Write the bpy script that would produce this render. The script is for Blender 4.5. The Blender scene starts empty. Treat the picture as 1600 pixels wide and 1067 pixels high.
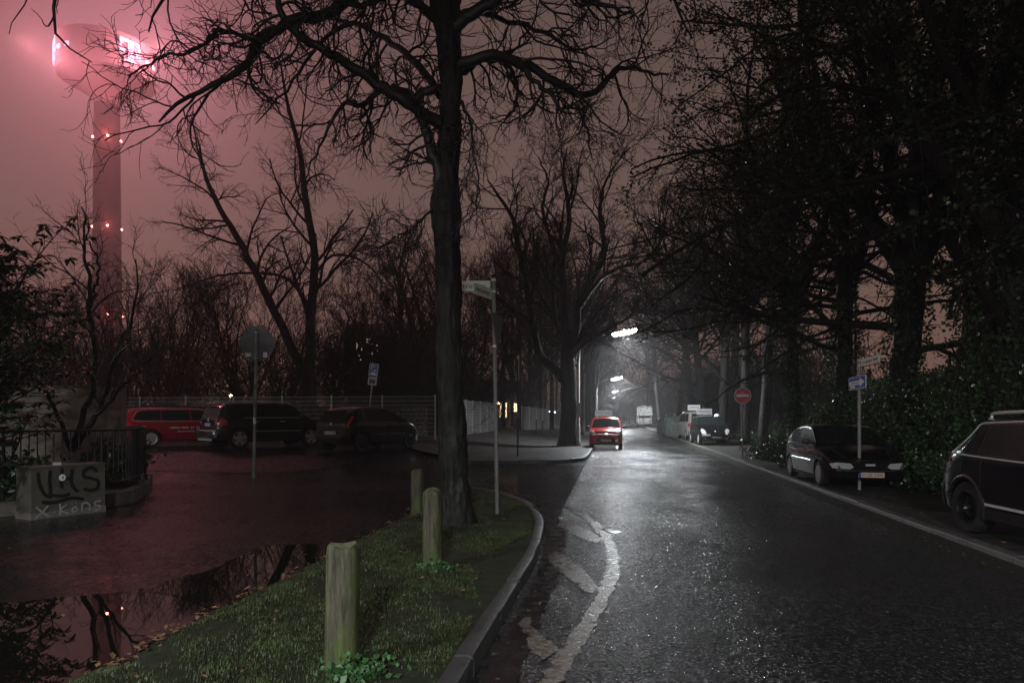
import bpy, bmesh, math, random
import numpy as np
from mathutils import Vector, Matrix
R = math.radians
sc = bpy.context.scene
COL = sc.collection
# ------------------------------------------------------------------ camera, world, exposure
F, H = 1067.0, 1.65
cam = bpy.data.cameras.new('camera'); cam.sensor_width = 36; cam.lens = 24.0
cam.clip_start = 0.05; cam.clip_end = 3000
camo = bpy.data.objects.new('camera', cam); COL.objects.link(camo)
camo.location = (0, 0, H); camo.rotation_euler = (math.pi / 2, 0, 0); cam.shift_y = 114.5 / 1600   # level camera, rising front
sc.camera = camo
sc.view_settings.view_transform = 'Standard'; sc.view_settings.look = 'None'
sc.view_settings.exposure = 0; sc.view_settings.gamma = 1
sc.cycles.max_bounces = 5; sc.cycles.diffuse_bounces = 2; sc.cycles.glossy_bounces = 3
sc.cycles.transmission_bounces = 4; sc.cycles.transparent_max_bounces = 8; sc.cycles.volume_bounces = 1
sc.cycles.sample_clamp_indirect = 3.0
sc.cycles.use_denoising = True

world = bpy.data.worlds.new('World'); sc.world = world; world.use_nodes = True
wn = world.node_tree.nodes; wl = world.node_tree.links; wn.clear()
wo = wn.new('ShaderNodeOutputWorld'); bg = wn.new('ShaderNodeBackground')
tc = wn.new('ShaderNodeTexCoord'); sep = wn.new('ShaderNodeSeparateXYZ')
wl.new(tc.outputs['Generated'], sep.inputs[0])
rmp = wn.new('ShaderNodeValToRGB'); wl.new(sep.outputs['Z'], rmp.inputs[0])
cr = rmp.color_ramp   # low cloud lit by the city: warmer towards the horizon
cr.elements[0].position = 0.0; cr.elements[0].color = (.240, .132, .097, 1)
cr.elements[1].position = 1.0; cr.elements[1].color = (.022, .016, .017, 1)  # overhead sky, out of view, darkened to cut light on dark surfaces
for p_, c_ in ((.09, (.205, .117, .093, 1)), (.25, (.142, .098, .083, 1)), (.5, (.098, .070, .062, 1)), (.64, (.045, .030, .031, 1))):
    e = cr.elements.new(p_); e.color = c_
nz = wn.new('ShaderNodeTexNoise'); nz.inputs['Scale'].default_value = 1.6; nz.inputs['Detail'].default_value = 3
wl.new(tc.outputs['Generated'], nz.inputs['Vector'])
mr = wn.new('ShaderNodeMapRange'); mr.inputs['To Min'].default_value = 1.06; mr.inputs['To Max'].default_value = 1.32
mr.inputs['From Min'].default_value = .3; mr.inputs['From Max'].default_value = .7
wl.new(nz.outputs['Fac'], mr.inputs['Value'])
m2 = wn.new('ShaderNodeMapRange')   # the city, and its glow on the cloud, lies ahead; unseen sky behind dimmed to cut frontal light
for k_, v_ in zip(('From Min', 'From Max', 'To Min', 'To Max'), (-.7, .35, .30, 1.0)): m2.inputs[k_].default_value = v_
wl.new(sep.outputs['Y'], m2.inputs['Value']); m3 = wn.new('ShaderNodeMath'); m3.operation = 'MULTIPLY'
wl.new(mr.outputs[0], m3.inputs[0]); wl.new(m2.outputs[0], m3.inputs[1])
cur = rmp.outputs['Color']
for (u_, v_, k_, col_) in ((190, 72, 70, (.27, .075, .105)), (225, 85, 300, (.20, .07, .11))):   # low cloud lit pink by the tower's signs
    d_ = Vector(((u_ - 800) / 1067, 1.0, (648 - v_) / 1067)).normalized()
    dp = wn.new('ShaderNodeVectorMath'); dp.operation = 'DOT_PRODUCT'; wl.new(tc.outputs['Generated'], dp.inputs[0]); dp.inputs[1].default_value = d_
    a_ = wn.new('ShaderNodeMath'); a_.operation = 'MULTIPLY_ADD'; wl.new(dp.outputs['Value'], a_.inputs[0]); a_.inputs[1].default_value = k_; a_.inputs[2].default_value = -k_
    e_ = wn.new('ShaderNodeMath'); e_.operation = 'EXPONENT'; wl.new(a_.outputs[0], e_.inputs[0])
    sc_n = wn.new('ShaderNodeVectorMath'); sc_n.operation = 'SCALE'; sc_n.inputs[0].default_value = col_; wl.new(e_.outputs[0], sc_n.inputs['Scale'])
    ad = wn.new('ShaderNodeVectorMath'); ad.operation = 'ADD'; wl.new(cur, ad.inputs[0]); wl.new(sc_n.outputs[0], ad.inputs[1]); cur = ad.outputs[0]
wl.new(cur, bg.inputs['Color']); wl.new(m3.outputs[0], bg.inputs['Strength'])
wl.new(bg.outputs[0], wo.inputs['Surface'])

# ------------------------------------------------------------------ helpers
def ray(u, v):
    return ((u - 800) / F, 1.0, (648.0 - v) / F)
def at(u, v, Y):
    d = ray(u, v); t = Y / d[1]
    return (d[0] * t, Y, H + d[2] * t)
def sst(a, b, x):
    t = np.clip((x - a) / (b - a), 0, 1); return t * t * (3 - 2 * t)
KR, KL = 4.62, -0.85           # right and left kerb lines at y = 0, both run along x = k + .145 y
def rise(x, y):
    s = x - .145 * y
    return .44 * sst(14, 25, y) * sst(-3, -8, s) 
def bank(x, y):
    s = x - .145 * y
    n = .35 * np.sin(x * .9 + y * .31) + .25 * np.sin(y * .7 + 1.3)
    return .10 * sst(4.6, 4.8, s) + sst(8.3, 15.5, s + .4 * n) * (3.5 + .35 * n)
def camber(x, y): return -.09 * sst(.8, 4.6, x - .145 * y)
def gz(x, y): return rise(x, y) + bank(x, y) + camber(x, y)
def gp(u, v, dz=0.0):
    d = ray(u, v); t = (H - dz) / -d[2]
    for _ in range(12):
        z = float(gz(np.float64(d[0] * t), np.float64(d[1] * t))) + dz
        t = .5 * t + .5 * (H - z) / -d[2]
    return (d[0] * t, d[1] * t)

def tag(o, label=None, cat=None, group=None, kind=None):
    if label: o['label'] = label
    if cat: o['category'] = cat
    if group: o['group'] = group
    if kind: o['kind'] = kind
    return o
def link(name, me, mat=None, parent=None):
    o = bpy.data.objects.new(name, me); COL.objects.link(o)
    if mat is not None:
        for m in (mat if isinstance(mat, (list, tuple)) else [mat]): me.materials.append(m)
    if parent is not None: o.parent = parent
    return o
def thing(name, label, cat, loc=(0, 0, 0), rz=0, group=None):
    o = bpy.data.objects.new(name, None); COL.objects.link(o); o.empty_display_size = .2
    o.location = loc; o.rotation_euler = (0, 0, rz)
    return tag(o, label, cat, group)
def dup(root, loc, rz=0, label=None, scale=None, group=None):
    r = root.copy(); COL.objects.link(r); r.location = loc; r.rotation_euler = (0, 0, rz)
    if label: r['label'] = label
    if group: r['group'] = group
    if scale: r.scale = scale if isinstance(scale, tuple) else (scale,) * 3
    for ch in list(root.children):
        c = ch.copy(); COL.objects.link(c); c.parent = r
        for g in list(ch.children):
            d = g.copy(); COL.objects.link(d); d.parent = c
    return r

class MB:
    """collects vertices and faces of one mesh"""
    def __init__(s): s.v = []; s.f = []; s.m = []
    def add(s, vs, fs, mi=0):
        o = len(s.v); s.v += [tuple(map(float, p)) for p in vs]; s.f += [tuple(i + o for i in f) for f in fs]; s.m += [mi] * len(fs)
    def box(s, c, sz, rz=0, mi=0, M=None, taper=1.0):
        x, y, z = sz[0] / 2, sz[1] / 2, sz[2] / 2
        vs = []
        for k in (-1, 1):
            t = taper if k > 0 else 1.0
            for a, b in ((-1, -1), (1, -1), (1, 1), (-1, 1)): vs.append(Vector((a * x * t, b * y * t, k * z)))
        Q = Matrix.Translation(c) @ (M.to_4x4() if M is not None else Matrix.Rotation(rz, 4, 'Z'))
        s.add([Q @ p for p in vs], [(3, 2, 1, 0), (4, 5, 6, 7), (0, 1, 5, 4), (1, 2, 6, 5), (2, 3, 7, 6), (3, 0, 4, 7)], mi)
    def tube(s, pts, rad, n=10, caps=True, mi=0, squash=None):
        P = [Vector(p) for p in pts]; r = rad if isinstance(rad, (list, tuple)) else [rad] * len(P)
        vs = []; fs = []
        for i, p in enumerate(P):
            t = (P[min(i + 1, len(P) - 1)] - P[max(i - 1, 0)]).normalized()
            ref = Vector((0, 0, 1)) if abs(t.z) < .9 else Vector((1, 0, 0))
            a = t.cross(ref).normalized(); b = t.cross(a).normalized()
            for k in range(n):
                th = 2 * math.pi * k / n
                vs.append(p + (a * math.cos(th) + b * math.sin(th)) * r[i])
        for i in range(len(P) - 1):
            for k in range(n):
                q = (k + 1) % n
                fs.append((i * n + k, i * n + q, (i + 1) * n + q, (i + 1) * n + k))
        if caps:
            fs.append(tuple(range(n))[::-1] if True else ()); fs.append(tuple((len(P) - 1) * n + k for k in range(n)))
        s.add(vs, fs, mi)
    def lathe(s, prof, n=32, axis='Z', c=(0, 0, 0), mi=0, close=False):
        vs = []; fs = []
        for (r, h) in prof:
            for k in range(n):
                a = 2 * math.pi * k / n; x, y = r * math.cos(a), r * math.sin(a)
                p = {'Z': (x, y, h), 'Y': (x, h, y), 'X': (h, x, y)}[axis]
                vs.append((p[0] + c[0], p[1] + c[1], p[2] + c[2]))
        m = len(prof)
        for i in range(m - 1 if not close else m):
            for k in range(n):
                q = (k + 1) % n; j = (i + 1) % m
                fs.append((i * n + k, i * n + q, j * n + q, j * n + k))
        s.add(vs, fs, mi)
    def prism(s, poly, z0, z1, mi=0):
        n = len(poly)
        s.add([(p[0], p[1], z0) for p in poly] + [(p[0], p[1], z1) for p in poly],
              [tuple(range(n))[::-1], tuple(range(n, 2 * n))] + [(i, (i + 1) % n, n + (i + 1) % n, n + i) for i in range(n)], mi)
    def mesh(s, name, smooth=None):
        me = bpy.data.meshes.new(name); me.from_pydata(s.v, [], s.f); me.polygons.foreach_set('material_index', s.m)
        bm = bmesh.new(); bm.from_mesh(me); bmesh.ops.recalc_face_normals(bm, faces=bm.faces); bm.to_mesh(me); bm.free()
        if smooth:
            me.polygons.foreach_set('use_smooth', [True] * len(me.polygons)); me.set_sharp_from_angle(angle=R(smooth))
        me.update(); return me
    def build(s, name, mat, parent=None, smooth=None): return link(name, s.mesh(name, smooth), mat, parent)

def npmesh(name, V, quads=None, tris=None, smooth=False):
    me = bpy.data.meshes.new(name); V = np.asarray(V, np.float32).reshape(-1, 3)
    me.vertices.add(len(V)); me.vertices.foreach_set('co', V.ravel())
    idx = []; st = []; tot = 0; cnt = []
    if quads is not None and len(quads):
        q = np.asarray(quads, np.int32).reshape(-1, 4); idx.append(q.ravel()); cnt.append(np.full(len(q), 4))
    if tris is not None and len(tris):
        t = np.asarray(tris, np.int32).reshape(-1, 3); idx.append(t.ravel()); cnt.append(np.full(len(t), 3))
    idx = np.concatenate(idx); cnt = np.concatenate(cnt)
    me.loops.add(len(idx)); me.loops.foreach_set('vertex_index', idx)
    me.polygons.add(len(cnt)); me.polygons.foreach_set('loop_start', np.concatenate([[0], np.cumsum(cnt)[:-1]]).astype(np.int32))
    if smooth: me.polygons.foreach_set('use_smooth', np.ones(len(cnt), bool))
    me.update(calc_edges=True); me.validate(); return me

# ------------------------------------------------------------------ materials
def mat(name, base=(.5, .5, .5), rough=.6, metal=0, spec=.5, coat=0, emit=None, es=1, alpha=None):
    m = bpy.data.materials.new(name); m.use_nodes = True
    b = m.node_tree.nodes['Principled BSDF']
    b.inputs['Base Color'].default_value = (*base, 1); b.inputs['Roughness'].default_value = rough
    b.inputs['Metallic'].default_value = metal; b.inputs['Specular IOR Level'].default_value = spec
    b.inputs['Coat Weight'].default_value = coat; b.inputs['Coat Roughness'].default_value = .05
    if emit: b.inputs['Emission Color'].default_value = (*emit, 1); b.inputs['Emission Strength'].default_value = es
    return m
class NT:
    def __init__(s, m): s.m = m; s.t = m.node_tree; s.b = s.t.nodes['Principled BSDF']; s.tc = s.t.nodes.new('ShaderNodeTexCoord')
    def noise(s, scale, detail=4, rough=.6, vec=None, stretch=None, dist=0):
        n = s.t.nodes.new('ShaderNodeTexNoise'); n.inputs['Scale'].default_value = scale; n.inputs['Detail'].default_value = detail
        n.inputs['Roughness'].default_value = rough; n.inputs['Distortion'].default_value = dist
        s.t.links.new(s.vec(stretch), n.inputs['Vector']); return n.outputs['Fac']
    def vec(s, stretch=None, rz=0):
        if stretch is None and rz == 0: return s.tc.outputs['Object']
        mp = s.t.nodes.new('ShaderNodeMapping'); mp.inputs['Scale'].default_value = stretch or (1, 1, 1); mp.inputs['Rotation'].default_value = (0, 0, rz)
        s.t.links.new(s.tc.outputs['Object'], mp.inputs['Vector']); return mp.outputs[0]
    def voro(s, scale, feature='F1', stretch=None, rz=0, out='Distance', rnd=1):
        n = s.t.nodes.new('ShaderNodeTexVoronoi'); n.feature = feature; n.inputs['Scale'].default_value = scale; n.inputs['Randomness'].default_value = rnd
        s.t.links.new(s.vec(stretch, rz), n.inputs['Vector']); return n.outputs[out]
    def ramp(s, fac, stops, const=False):
        r = s.t.nodes.new('ShaderNodeValToRGB'); s.t.links.new(fac, r.inputs[0]); e = r.color_ramp.elements
        if const: r.color_ramp.interpolation = 'CONSTANT'
        e[0].position = stops[0][0]; e[0].color = (*stops[0][1], 1); e[1].position = stops[-1][0]; e[1].color = (*stops[-1][1], 1)
        for p, c in stops[1:-1]: k = e.new(p); k.color = (*c, 1)
        return r.outputs[0]
    def mapr(s, fac, a, b, c, d):
        r = s.t.nodes.new('ShaderNodeMapRange'); s.t.links.new(fac, r.inputs['Value'])
        for k, v in zip(('From Min', 'From Max', 'To Min', 'To Max'), (a, b, c, d)): r.inputs[k].default_value = v
        return r.outputs[0]
    def math(s, op, a, b):
        r = s.t.nodes.new('ShaderNodeMath'); r.operation = op
        for i, x in enumerate((a, b)):
            if isinstance(x, (int, float)): r.inputs[i].default_value = x
            else: s.t.links.new(x, r.inputs[i])
        return r.outputs[0]
    def mix(s, fac, a, b):
        r = s.t.nodes.new('ShaderNodeMix'); r.data_type = 'RGBA'; s.t.links.new(fac, r.inputs[0])
        for i, x in ((6, a), (7, b)):
            if isinstance(x, tuple): r.inputs[i].default_value = (*x, 1)
            else: s.t.links.new(x, r.inputs[i])
        return r.outputs[2]
    def bump(s, h, dist, strength=1, prev=None):
        n = s.t.nodes.new('ShaderNodeBump'); n.inputs['Distance'].default_value = dist; n.inputs['Strength'].default_value = strength
        s.t.links.new(h, n.inputs['Height'])
        if prev is not None: s.t.links.new(prev, n.inputs['Normal'])
        s.t.links.new(n.outputs[0], s.b.inputs['Normal']); return n.outputs[0]
    def set(s, name, x): s.t.links.new(x, s.b.inputs[name])

def simple(name, c0, c1, scale, rough=.8, bump=.004, spec=.3, stretch=None, r2=None, metal=0, bscale=None):
    m = mat(name, c0, rough, metal, spec); n = NT(m); f = n.noise(scale, 6, .65, stretch=stretch)
    n.set('Base Color', n.ramp(f, [(.3, c0), (.7, c1)]))
    if r2 is not None: n.set('Roughness', n.mapr(f, .3, .7, rough, r2))
    if bump: n.bump(n.noise(bscale or scale * 4, 5, .7, stretch=stretch), bump)
    return m
def asphalt(name, c0, c1, grain, bump, r0, r1, wet_scale=.35, bright=.0, coarse=.012, spec=.5, und=.012):
    """wet asphalt: separate stones with their own shade and tilt, smooth worn patches"""
    m = mat(name, c0, .4, 0, spec); n = NT(m)
    big = n.noise(wet_scale, 5, .6); cell = n.voro(grain, out='Color'); sp = n.t.nodes.new('ShaderNodeSeparateColor'); n.t.links.new(cell, sp.inputs[0])
    n.set('Base Color', n.ramp(sp.outputs[0], [(0, c0), (.72, c1), (.86, (bright * .5,) * 3), (1, (bright,) * 3)]))
    n.set('Roughness', n.math('ADD', n.mapr(big, .35, .65, r0, r1), n.mapr(sp.outputs[1], 0, 1, -.06, .16)))
    v = n.voro(grain); h = n.math('ADD', n.math('MULTIPLY', v, .9), n.math('MULTIPLY', sp.outputs[2], .35))
    h = n.math('MULTIPLY', h, n.mapr(big, .35, .6, .5, 1.0))
    b = n.bump(h, bump); b = n.bump(n.noise(9, 4, .65), coarse, 1, b)
    n.bump(n.noise(1.3, 4, .55), und, 1, b)
    return m
M = {}
M['road'] = asphalt('wet_asphalt', (.005, .005, .0055), (.016, .016, .016), 50, .0135, .09, .20, bright=.08, coarse=.007, und=.006)
M['lot'] = asphalt('old_wet_asphalt', (.006, .006, .006), (.014, .014, .013), 30, .0007, .10, .32, .25, bright=.02, coarse=.003, spec=.14)
M['seam'] = mat('tar_seam', (.006, .006, .006), .15)
M['walk'] = simple('wet_concrete_paving', (.013, .0125, .0115), (.042, .040, .036), 1.8, .35, .003, .5, r2=.7, bscale=40)
M['kerb'] = simple('kerb_granite', (.035, .035, .034), (.125, .12, .112), 7, .35, .006, .5, r2=.6, bscale=60)
pm = mat('worn_road_paint', (.1, .09, .07), .25, 0, .5); n = NT(pm); w_ = n.noise(16, 6, .75)
n.set('Base Color', n.ramp(w_, [(.34, (.012, .012, .011)), (.41, (.085, .072, .058)), (.70, (.20, .17, .145))])); n.set('Roughness', n.mapr(w_, .4, .6, .14, .38)); n.bump(w_, .004, 1, n.bump(n.voro(50), .0025)); M['paint'] = pm
M['soil'] = simple('dark_soil', (.008, .009, .005), (.022, .024, .013), 5, .8, .02, .3, bscale=22)
M['dirt'] = simple('parking_dirt', (.014, .013, .011), (.05, .045, .038), 3, .45, .012, .4, r2=.85, bscale=30)
wm = mat('puddle_water', (.006, .005, .004), .015, 0, .5); wm.node_tree.nodes['Principled BSDF'].inputs['IOR'].default_value = 1.33
NT(wm).bump(NT(wm).noise(1.2, 2, .5), .0006); M['water'] = wm
cm = mat('wet_cobbles', (.03, .03, .03), .2, 0, .12); n = NT(cm)
v = n.voro(9, 'F1', rnd=.55); n.set('Base Color', n.ramp(n.voro(9, 'F1', out='Color', rnd=.55), [(0, (.005, .005, .005)), (1, (.018, .017, .016))]))
b = n.bump(v, .035); n.bump(n.noise(50, 3), .004, 1, b); n.set('Roughness', n.mapr(n.noise(7), .3, .7, .25, .6)); M['cobble'] = cm
def bark(name, c0, c1, scale=14, d=.02, rough=.6):
    m = mat(name, c0, rough, 0, .2); n = NT(m); f = n.noise(scale, 6, .7, stretch=(1, 1, .22))
    n.set('Base Color', n.ramp(f, [(.35, c0), (.68, c1)])); n.set('Roughness', n.mapr(n.noise(2.2), .35, .65, .45, .9))
    b = n.bump(n.voro(scale * .9, 'F1', stretch=(1, 1, .28)), d); n.bump(f, d * .6, 1, b); return m
M['bark'] = bark('dark_wet_bark', (.008, .007, .006), (.032, .030, .026), d=.03)
M['bark_pale'] = bark('plane_bark', (.03, .03, .026), (.10, .10, .08), 8)
M['twig'] = mat('twig_bark', (.020, .016, .014), .5, 0, .4)
M['twig_far'] = mat('far_twig_bark', (.022, .018, .016), .8, 0, .1)
def leafm(name, c0, c1, rough=.35, spec=.5, sc_=3):
    m = mat(name, c0, rough, 0, spec); n = NT(m)
    n.set('Base Color', n.ramp(n.noise(sc_, 3, .7), [(.3, c0), (.7, c1)])); return m
M['ivy'] = leafm('ivy_leaf', (.020, .042, .018), (.055, .10, .04), .28)
M['rhodo'] = leafm('evergreen_leaf', (.015, .035, .016), (.035, .07, .03), .42, .22)
M['grass'] = leafm('grass_blade', (.014, .022, .007), (.085, .108, .036), .5, .4, 5)
M['litter'] = leafm('dead_leaf', (.10, .05, .025), (.28, .17, .09), .4, .5, 9)
M['galv'] = simple('galvanised_steel', (.42, .42, .42), (.66, .66, .66), 12, .4, .0008, .5, metal=.2, r2=.55)
M['greypole'] = simple('weathered_grey_pole', (.16, .155, .145), (.30, .29, .27), 9, .45, .001, .5, stretch=(1, 1, .3), r2=.65)
M['black_metal'] = simple('black_painted_iron', (.008, .009, .010), (.025, .026, .028), 14, .35, .001, .5, r2=.6)
M['rust'] = simple('rusty_pole', (.05, .03, .022), (.14, .08, .055), 12, .7, .002, .3)
M['concrete'] = simple('stained_concrete', (.10, .085, .07), (.24, .21, .18), 1.6, .8, .006, .3, stretch=(1, 1, .35), bscale=18)
M['plaster'] = simple('garden_wall_plaster', (.22, .19, .16), (.46, .41, .35), 1.2, .85, .004, .2)
M['black'] = mat('matt_black', (.004, .004, .004), .7)
M['white'] = mat('white_enamel', (.88, .88, .85), .35)
M['blue'] = mat('sign_blue', (.03, .08, .42), .3)
M['red'] = mat('sign_red', (.68, .03, .035), .35)
M['signgrey'] = simple('sign_back_grey', (.10, .105, .10), (.17, .175, .17), 6, .5, 0, .4)
M['ink'] = mat('black_lettering', (.01, .01, .01), .5)

# ------------------------------------------------------------------ haze
def lamp_light(name, typ, loc, energy, color, **k):
    l = bpy.data.lights.new(name, typ); l.energy = energy; l.color = color
    for a, b_ in k.items(): setattr(l, a, b_)
    o = bpy.data.objects.new(name, l); COL.objects.link(o); o.location = loc; return o

# ------------------------------------------------------------------ ground sheets
def sheet(name, xs, ys, zf, m, skew=True):
    S, Y = np.meshgrid(np.asarray(xs, float), np.asarray(ys, float)); X = S + .145 * Y if skew else S
    Z = zf(X, Y); V = np.stack([X, Y, Z], -1); ny, nx = X.shape
    i = np.arange(ny - 1)[:, None] * nx + np.arange(nx - 1)[None]
    q = np.stack([i, i + 1, i + nx + 1, i + nx], -1)
    o = link(name, npmesh(name, V, q, smooth=True), m); tag(o, kind='structure'); return o
ysn = np.concatenate([np.arange(-30, 60, 1.0), np.arange(60, 200, 5.), np.arange(200, 471, 30.)])
sheet('ground', np.concatenate([np.arange(-430, -60, 37.), np.arange(-60, 30, 1.), np.arange(30, 380, 35.)]), ysn[ysn < 470],
      lambda X, Y: gz(X, Y) - .03, M['soil'])
sheet('road', np.linspace(KL, KR, 30), ysn[ysn < 300], camber, M['road'])
sheet('pavement', np.concatenate([np.arange(-42, KL, .7), [KL]]), np.arange(-30, 34, .6), lambda X, Y: rise(X, Y) - .0045, M['lot'])
sheet('parking_strip', np.linspace(KR + .16, 9.2, 14), ysn[ysn < 200], lambda X, Y: gz(X, Y) - .012 + .015 * np.sin(X * 5 + Y) * np.sin(Y * 2.3), M['dirt'])

def polysheet(name, poly, z, m, kind='structure'):
    mb = MB(); n = len(poly)
    bm = bmesh.new(); vs = [bm.verts.new((p[0], p[1], 0)) for p in poly]; bm.faces.new(vs)
    bmesh.ops.triangulate(bm, faces=bm.faces)
    for _ in range(3): bmesh.ops.subdivide_edges(bm, edges=[e for e in bm.edges if e.calc_length() > .8], cuts=1); bmesh.ops.triangulate(bm, faces=bm.faces)
    for v in bm.verts: v.co.z = z(v.co.x, v.co.y) if callable(z) else z
    me = bpy.data.meshes.new(name); bm.normal_update()
    if sum(f.normal.z for f in bm.faces) < 0: bmesh.ops.reverse_faces(bm, faces=bm.faces)
    bm.to_mesh(me); bm.free(); o = link(name, me, m); tag(o, kind=kind); return o
def catmull(pts, k=8, closed=False):
    P = [np.array(p, float) for p in pts]; out = []; n = len(P)
    for i in range(n if closed else n - 1):
        if closed: a, b, c, d = P[(i - 1) % n], P[i], P[(i + 1) % n], P[(i + 2) % n]
        else: a, b, c, d = P[max(i - 1, 0)], P[i], P[i + 1], P[min(i + 2, n - 1)]
        for j in range(k):
            t = j / k; out.append(.5 * ((2 * b) + (-a + c) * t + (2 * a - 5 * b + 4 * c - d) * t * t + (-a + 3 * b - 3 * c + d) * t ** 3))
    if not closed: out.append(P[-1])
    return out
def kerb(name, path, w, h, m, stone=1.0, z0=-.05, side=1, zf=None):
    """rounded kerb stones laid along a path; the stone lies to the left (side=1) of the path"""
    P = [np.array(p[:2], float) for p in path]; L = [0]
    for a, b in zip(P, P[1:]): L.append(L[-1] + np.linalg.norm(b - a))
    L = np.array(L); PA = np.array(P); mb = MB(); rng = random.Random(5)
    ns = max(1, int(L[-1] / stone)); ed = np.linspace(0, L[-1], ns + 1)
    for k in range(ns):
        sub = max(2, int((ed[k + 1] - ed[k]) / .25) + 1); ts = np.linspace(ed[k] + .011, ed[k + 1] - .011, sub + 1)
        dz = rng.uniform(-.009, .009); prof = [(0, z0), (0, h - .03), (.012, h - .008), (.035, h), (w - .01, h), (w, h - .01), (w, z0)]
        vs = []; npf = len(prof)
        for t in ts:
            p = np.array([np.interp(t, L, PA[:, 0]), np.interp(t, L, PA[:, 1])]); q = np.array([np.interp(min(t + .05, L[-1]), L, PA[:, 0]), np.interp(min(t + .05, L[-1]), L, PA[:, 1])])
            p0 = np.array([np.interp(max(t - .05, 0), L, PA[:, 0]), np.interp(max(t - .05, 0), L, PA[:, 1])]); d = q - p0; d /= np.linalg.norm(d)
            nn = np.array([-d[1], d[0]]) * side; zz = zf(p[0], p[1]) if zf else 0
            for (a, b) in prof: r = p + nn * a; vs.append((r[0], r[1], b + dz + zz))
        fs = []
        for i in range(len(ts) - 1):
            for j in range(npf - 1): fs.append((i * npf + j, i * npf + j + 1, (i + 1) * npf + j + 1, (i + 1) * npf + j))
        fs.append(tuple(range(npf))); fs.append(tuple((len(ts) - 1) * npf + j for j in range(npf))[::-1])
        mb.add(vs, fs)
    o = mb.build(name, m, None, 40); tag(o, kind='structure'); return o
kerb('right_kerb', [(KR + .145 * y, y) for y in np.concatenate([np.arange(-6, 60, 2.), np.arange(60, 190, 8.)])], .17, .115, M['kerb'], 1.0, side=-1, zf=lambda x, y: float(camber(x, y)))

# grass island between the road and the footpath
isl_r = [(-1.15, -6), (-.62, 1.5), (-.30, 3.9), (.02, 6.0)] + [gp(*p) for p in ((838, 880), (848, 845), (849, 822), (836, 800), (812, 786), (780, 776), (745, 771))]
isl_r = catmull(isl_r, 6)
isl_l = [gp(690, 778), gp(650, 797), gp(560, 842), gp(480, 885), gp(400, 925), gp(320, 962), gp(240, 1003), gp(180, 1038), gp(100, 1067), (-3.0, 1.5), (-3.6, -6)]
isl_l = catmull(isl_l, 4)
rj = random.Random(3)
isl_l = [np.array([p[0] + rj.uniform(-.05, .05), p[1] + rj.uniform(-.05, .05)]) for p in isl_l]
isl = [tuple(p) for p in isl_r] + [tuple(p) for p in isl_l]
ins = [p for p in isl]
def inpoly(x, y, poly):
    P = np.array(poly); X0, Y0 = P[:, 0], P[:, 1]; X1, Y1 = np.roll(X0, -1), np.roll(Y0, -1); c = np.zeros(np.shape(x), bool)
    for a, b, d, e in zip(X0, Y0, X1, Y1):
        if b != e: c ^= ((b > y) != (e > y)) & (x < (d - a) * (y - b) / (e - b) + a)
    return c
def dpoly(x, y, line):
    D = np.full(np.shape(x), 1e9)
    for a, b in zip(line, line[1:]):
        ax, ay, bx, by = a[0], a[1], b[0], b[1]; dx, dy = bx - ax, by - ay
        t = np.clip(((x - ax) * dx + (y - ay) * dy) / (dx * dx + dy * dy + 1e-9), 0, 1)
        D = np.minimum(D, np.hypot(x - ax - t * dx, y - ay - t * dy))
    return D
def islz(x, y):
    e = dpoly(np.float64(x), np.float64(y), isl_l)
    return float(.004 + .095 * sst(0, .45, e) + .02 * np.sin(3 * x + 1.7 * y) * sst(0, .5, e))
polysheet('grass_verge', isl, islz, simple('mossy_soil', (.008, .009, .005), (.030, .040, .013), 7, .8, .02, .3, bscale=26))
kerb('verge_kerb', isl_r, .13, .125, simple('dark_kerb_concrete', (.02, .02, .02), (.06, .058, .055), 8, .3, .004, .5, r2=.55, bscale=70), 1.0, side=1)

# puddle beside the verge
pud = [gp(*p) for p in ((560, 850), (516, 850), (455, 851), (407, 854), (365, 873), (324, 891), (260, 908), (197, 924), (110, 931), (40, 938), (-80, 950), (-200, 990))]
pud = [tuple(p) for p in catmull(pud, 4)] + [(-4.2, 2.0), (-3.0, 2.0)] + [tuple(p) for p in isl_l[::-1] if 2.2 < p[1] < gp(560, 842)[1]]
def inward(p):   # run the water a little under the verge edge
    return p
pud = [(p[0] + rj.uniform(-.03, .03), p[1] + rj.uniform(-.025, .025)) for p in pud]
polysheet('puddle', pud, .0006, M['water'])
# cobbled gutter band and pale strip in front of the parked cars
cob = [gp(*p) for p in ((150, 735), (230, 735), (330, 738), (430, 738), (500, 733), (560, 722), (560, 716), (480, 712), (400, 709), (300, 706), (200, 703), (150, 702))]
polysheet('cobbled_gutter', cob, lambda x, y: float(rise(x, y)) + .004, M['cobble'])
# far corner footway
cw = [(KL + .145 * y, y) for y in (240, 120, 80, 60, 45, 36, 30.5)] + [gp(918, 716), gp(905, 721), gp(870, 723.5), gp(820, 724.5), gp(770, 725), gp(735, 725.5)]
cwk = [tuple(p) for p in catmull(cw, 5)]
cpoly = cwk + [(-3.3, 23.4), (-4.6, 28.0), (-3.7, 31.0), (-1.6, 44), (.9, 60), (3.5, 80), (9, 120), (26, 240)]
polysheet('footway', cpoly, lambda x, y: float(rise(x, y)) + .112, M['walk'])
kerb('corner_kerb', cwk, .14, .125, M['kerb'], 1.0, side=1 if False else -1, zf=lambda x, y: float(rise(x, y)))
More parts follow.
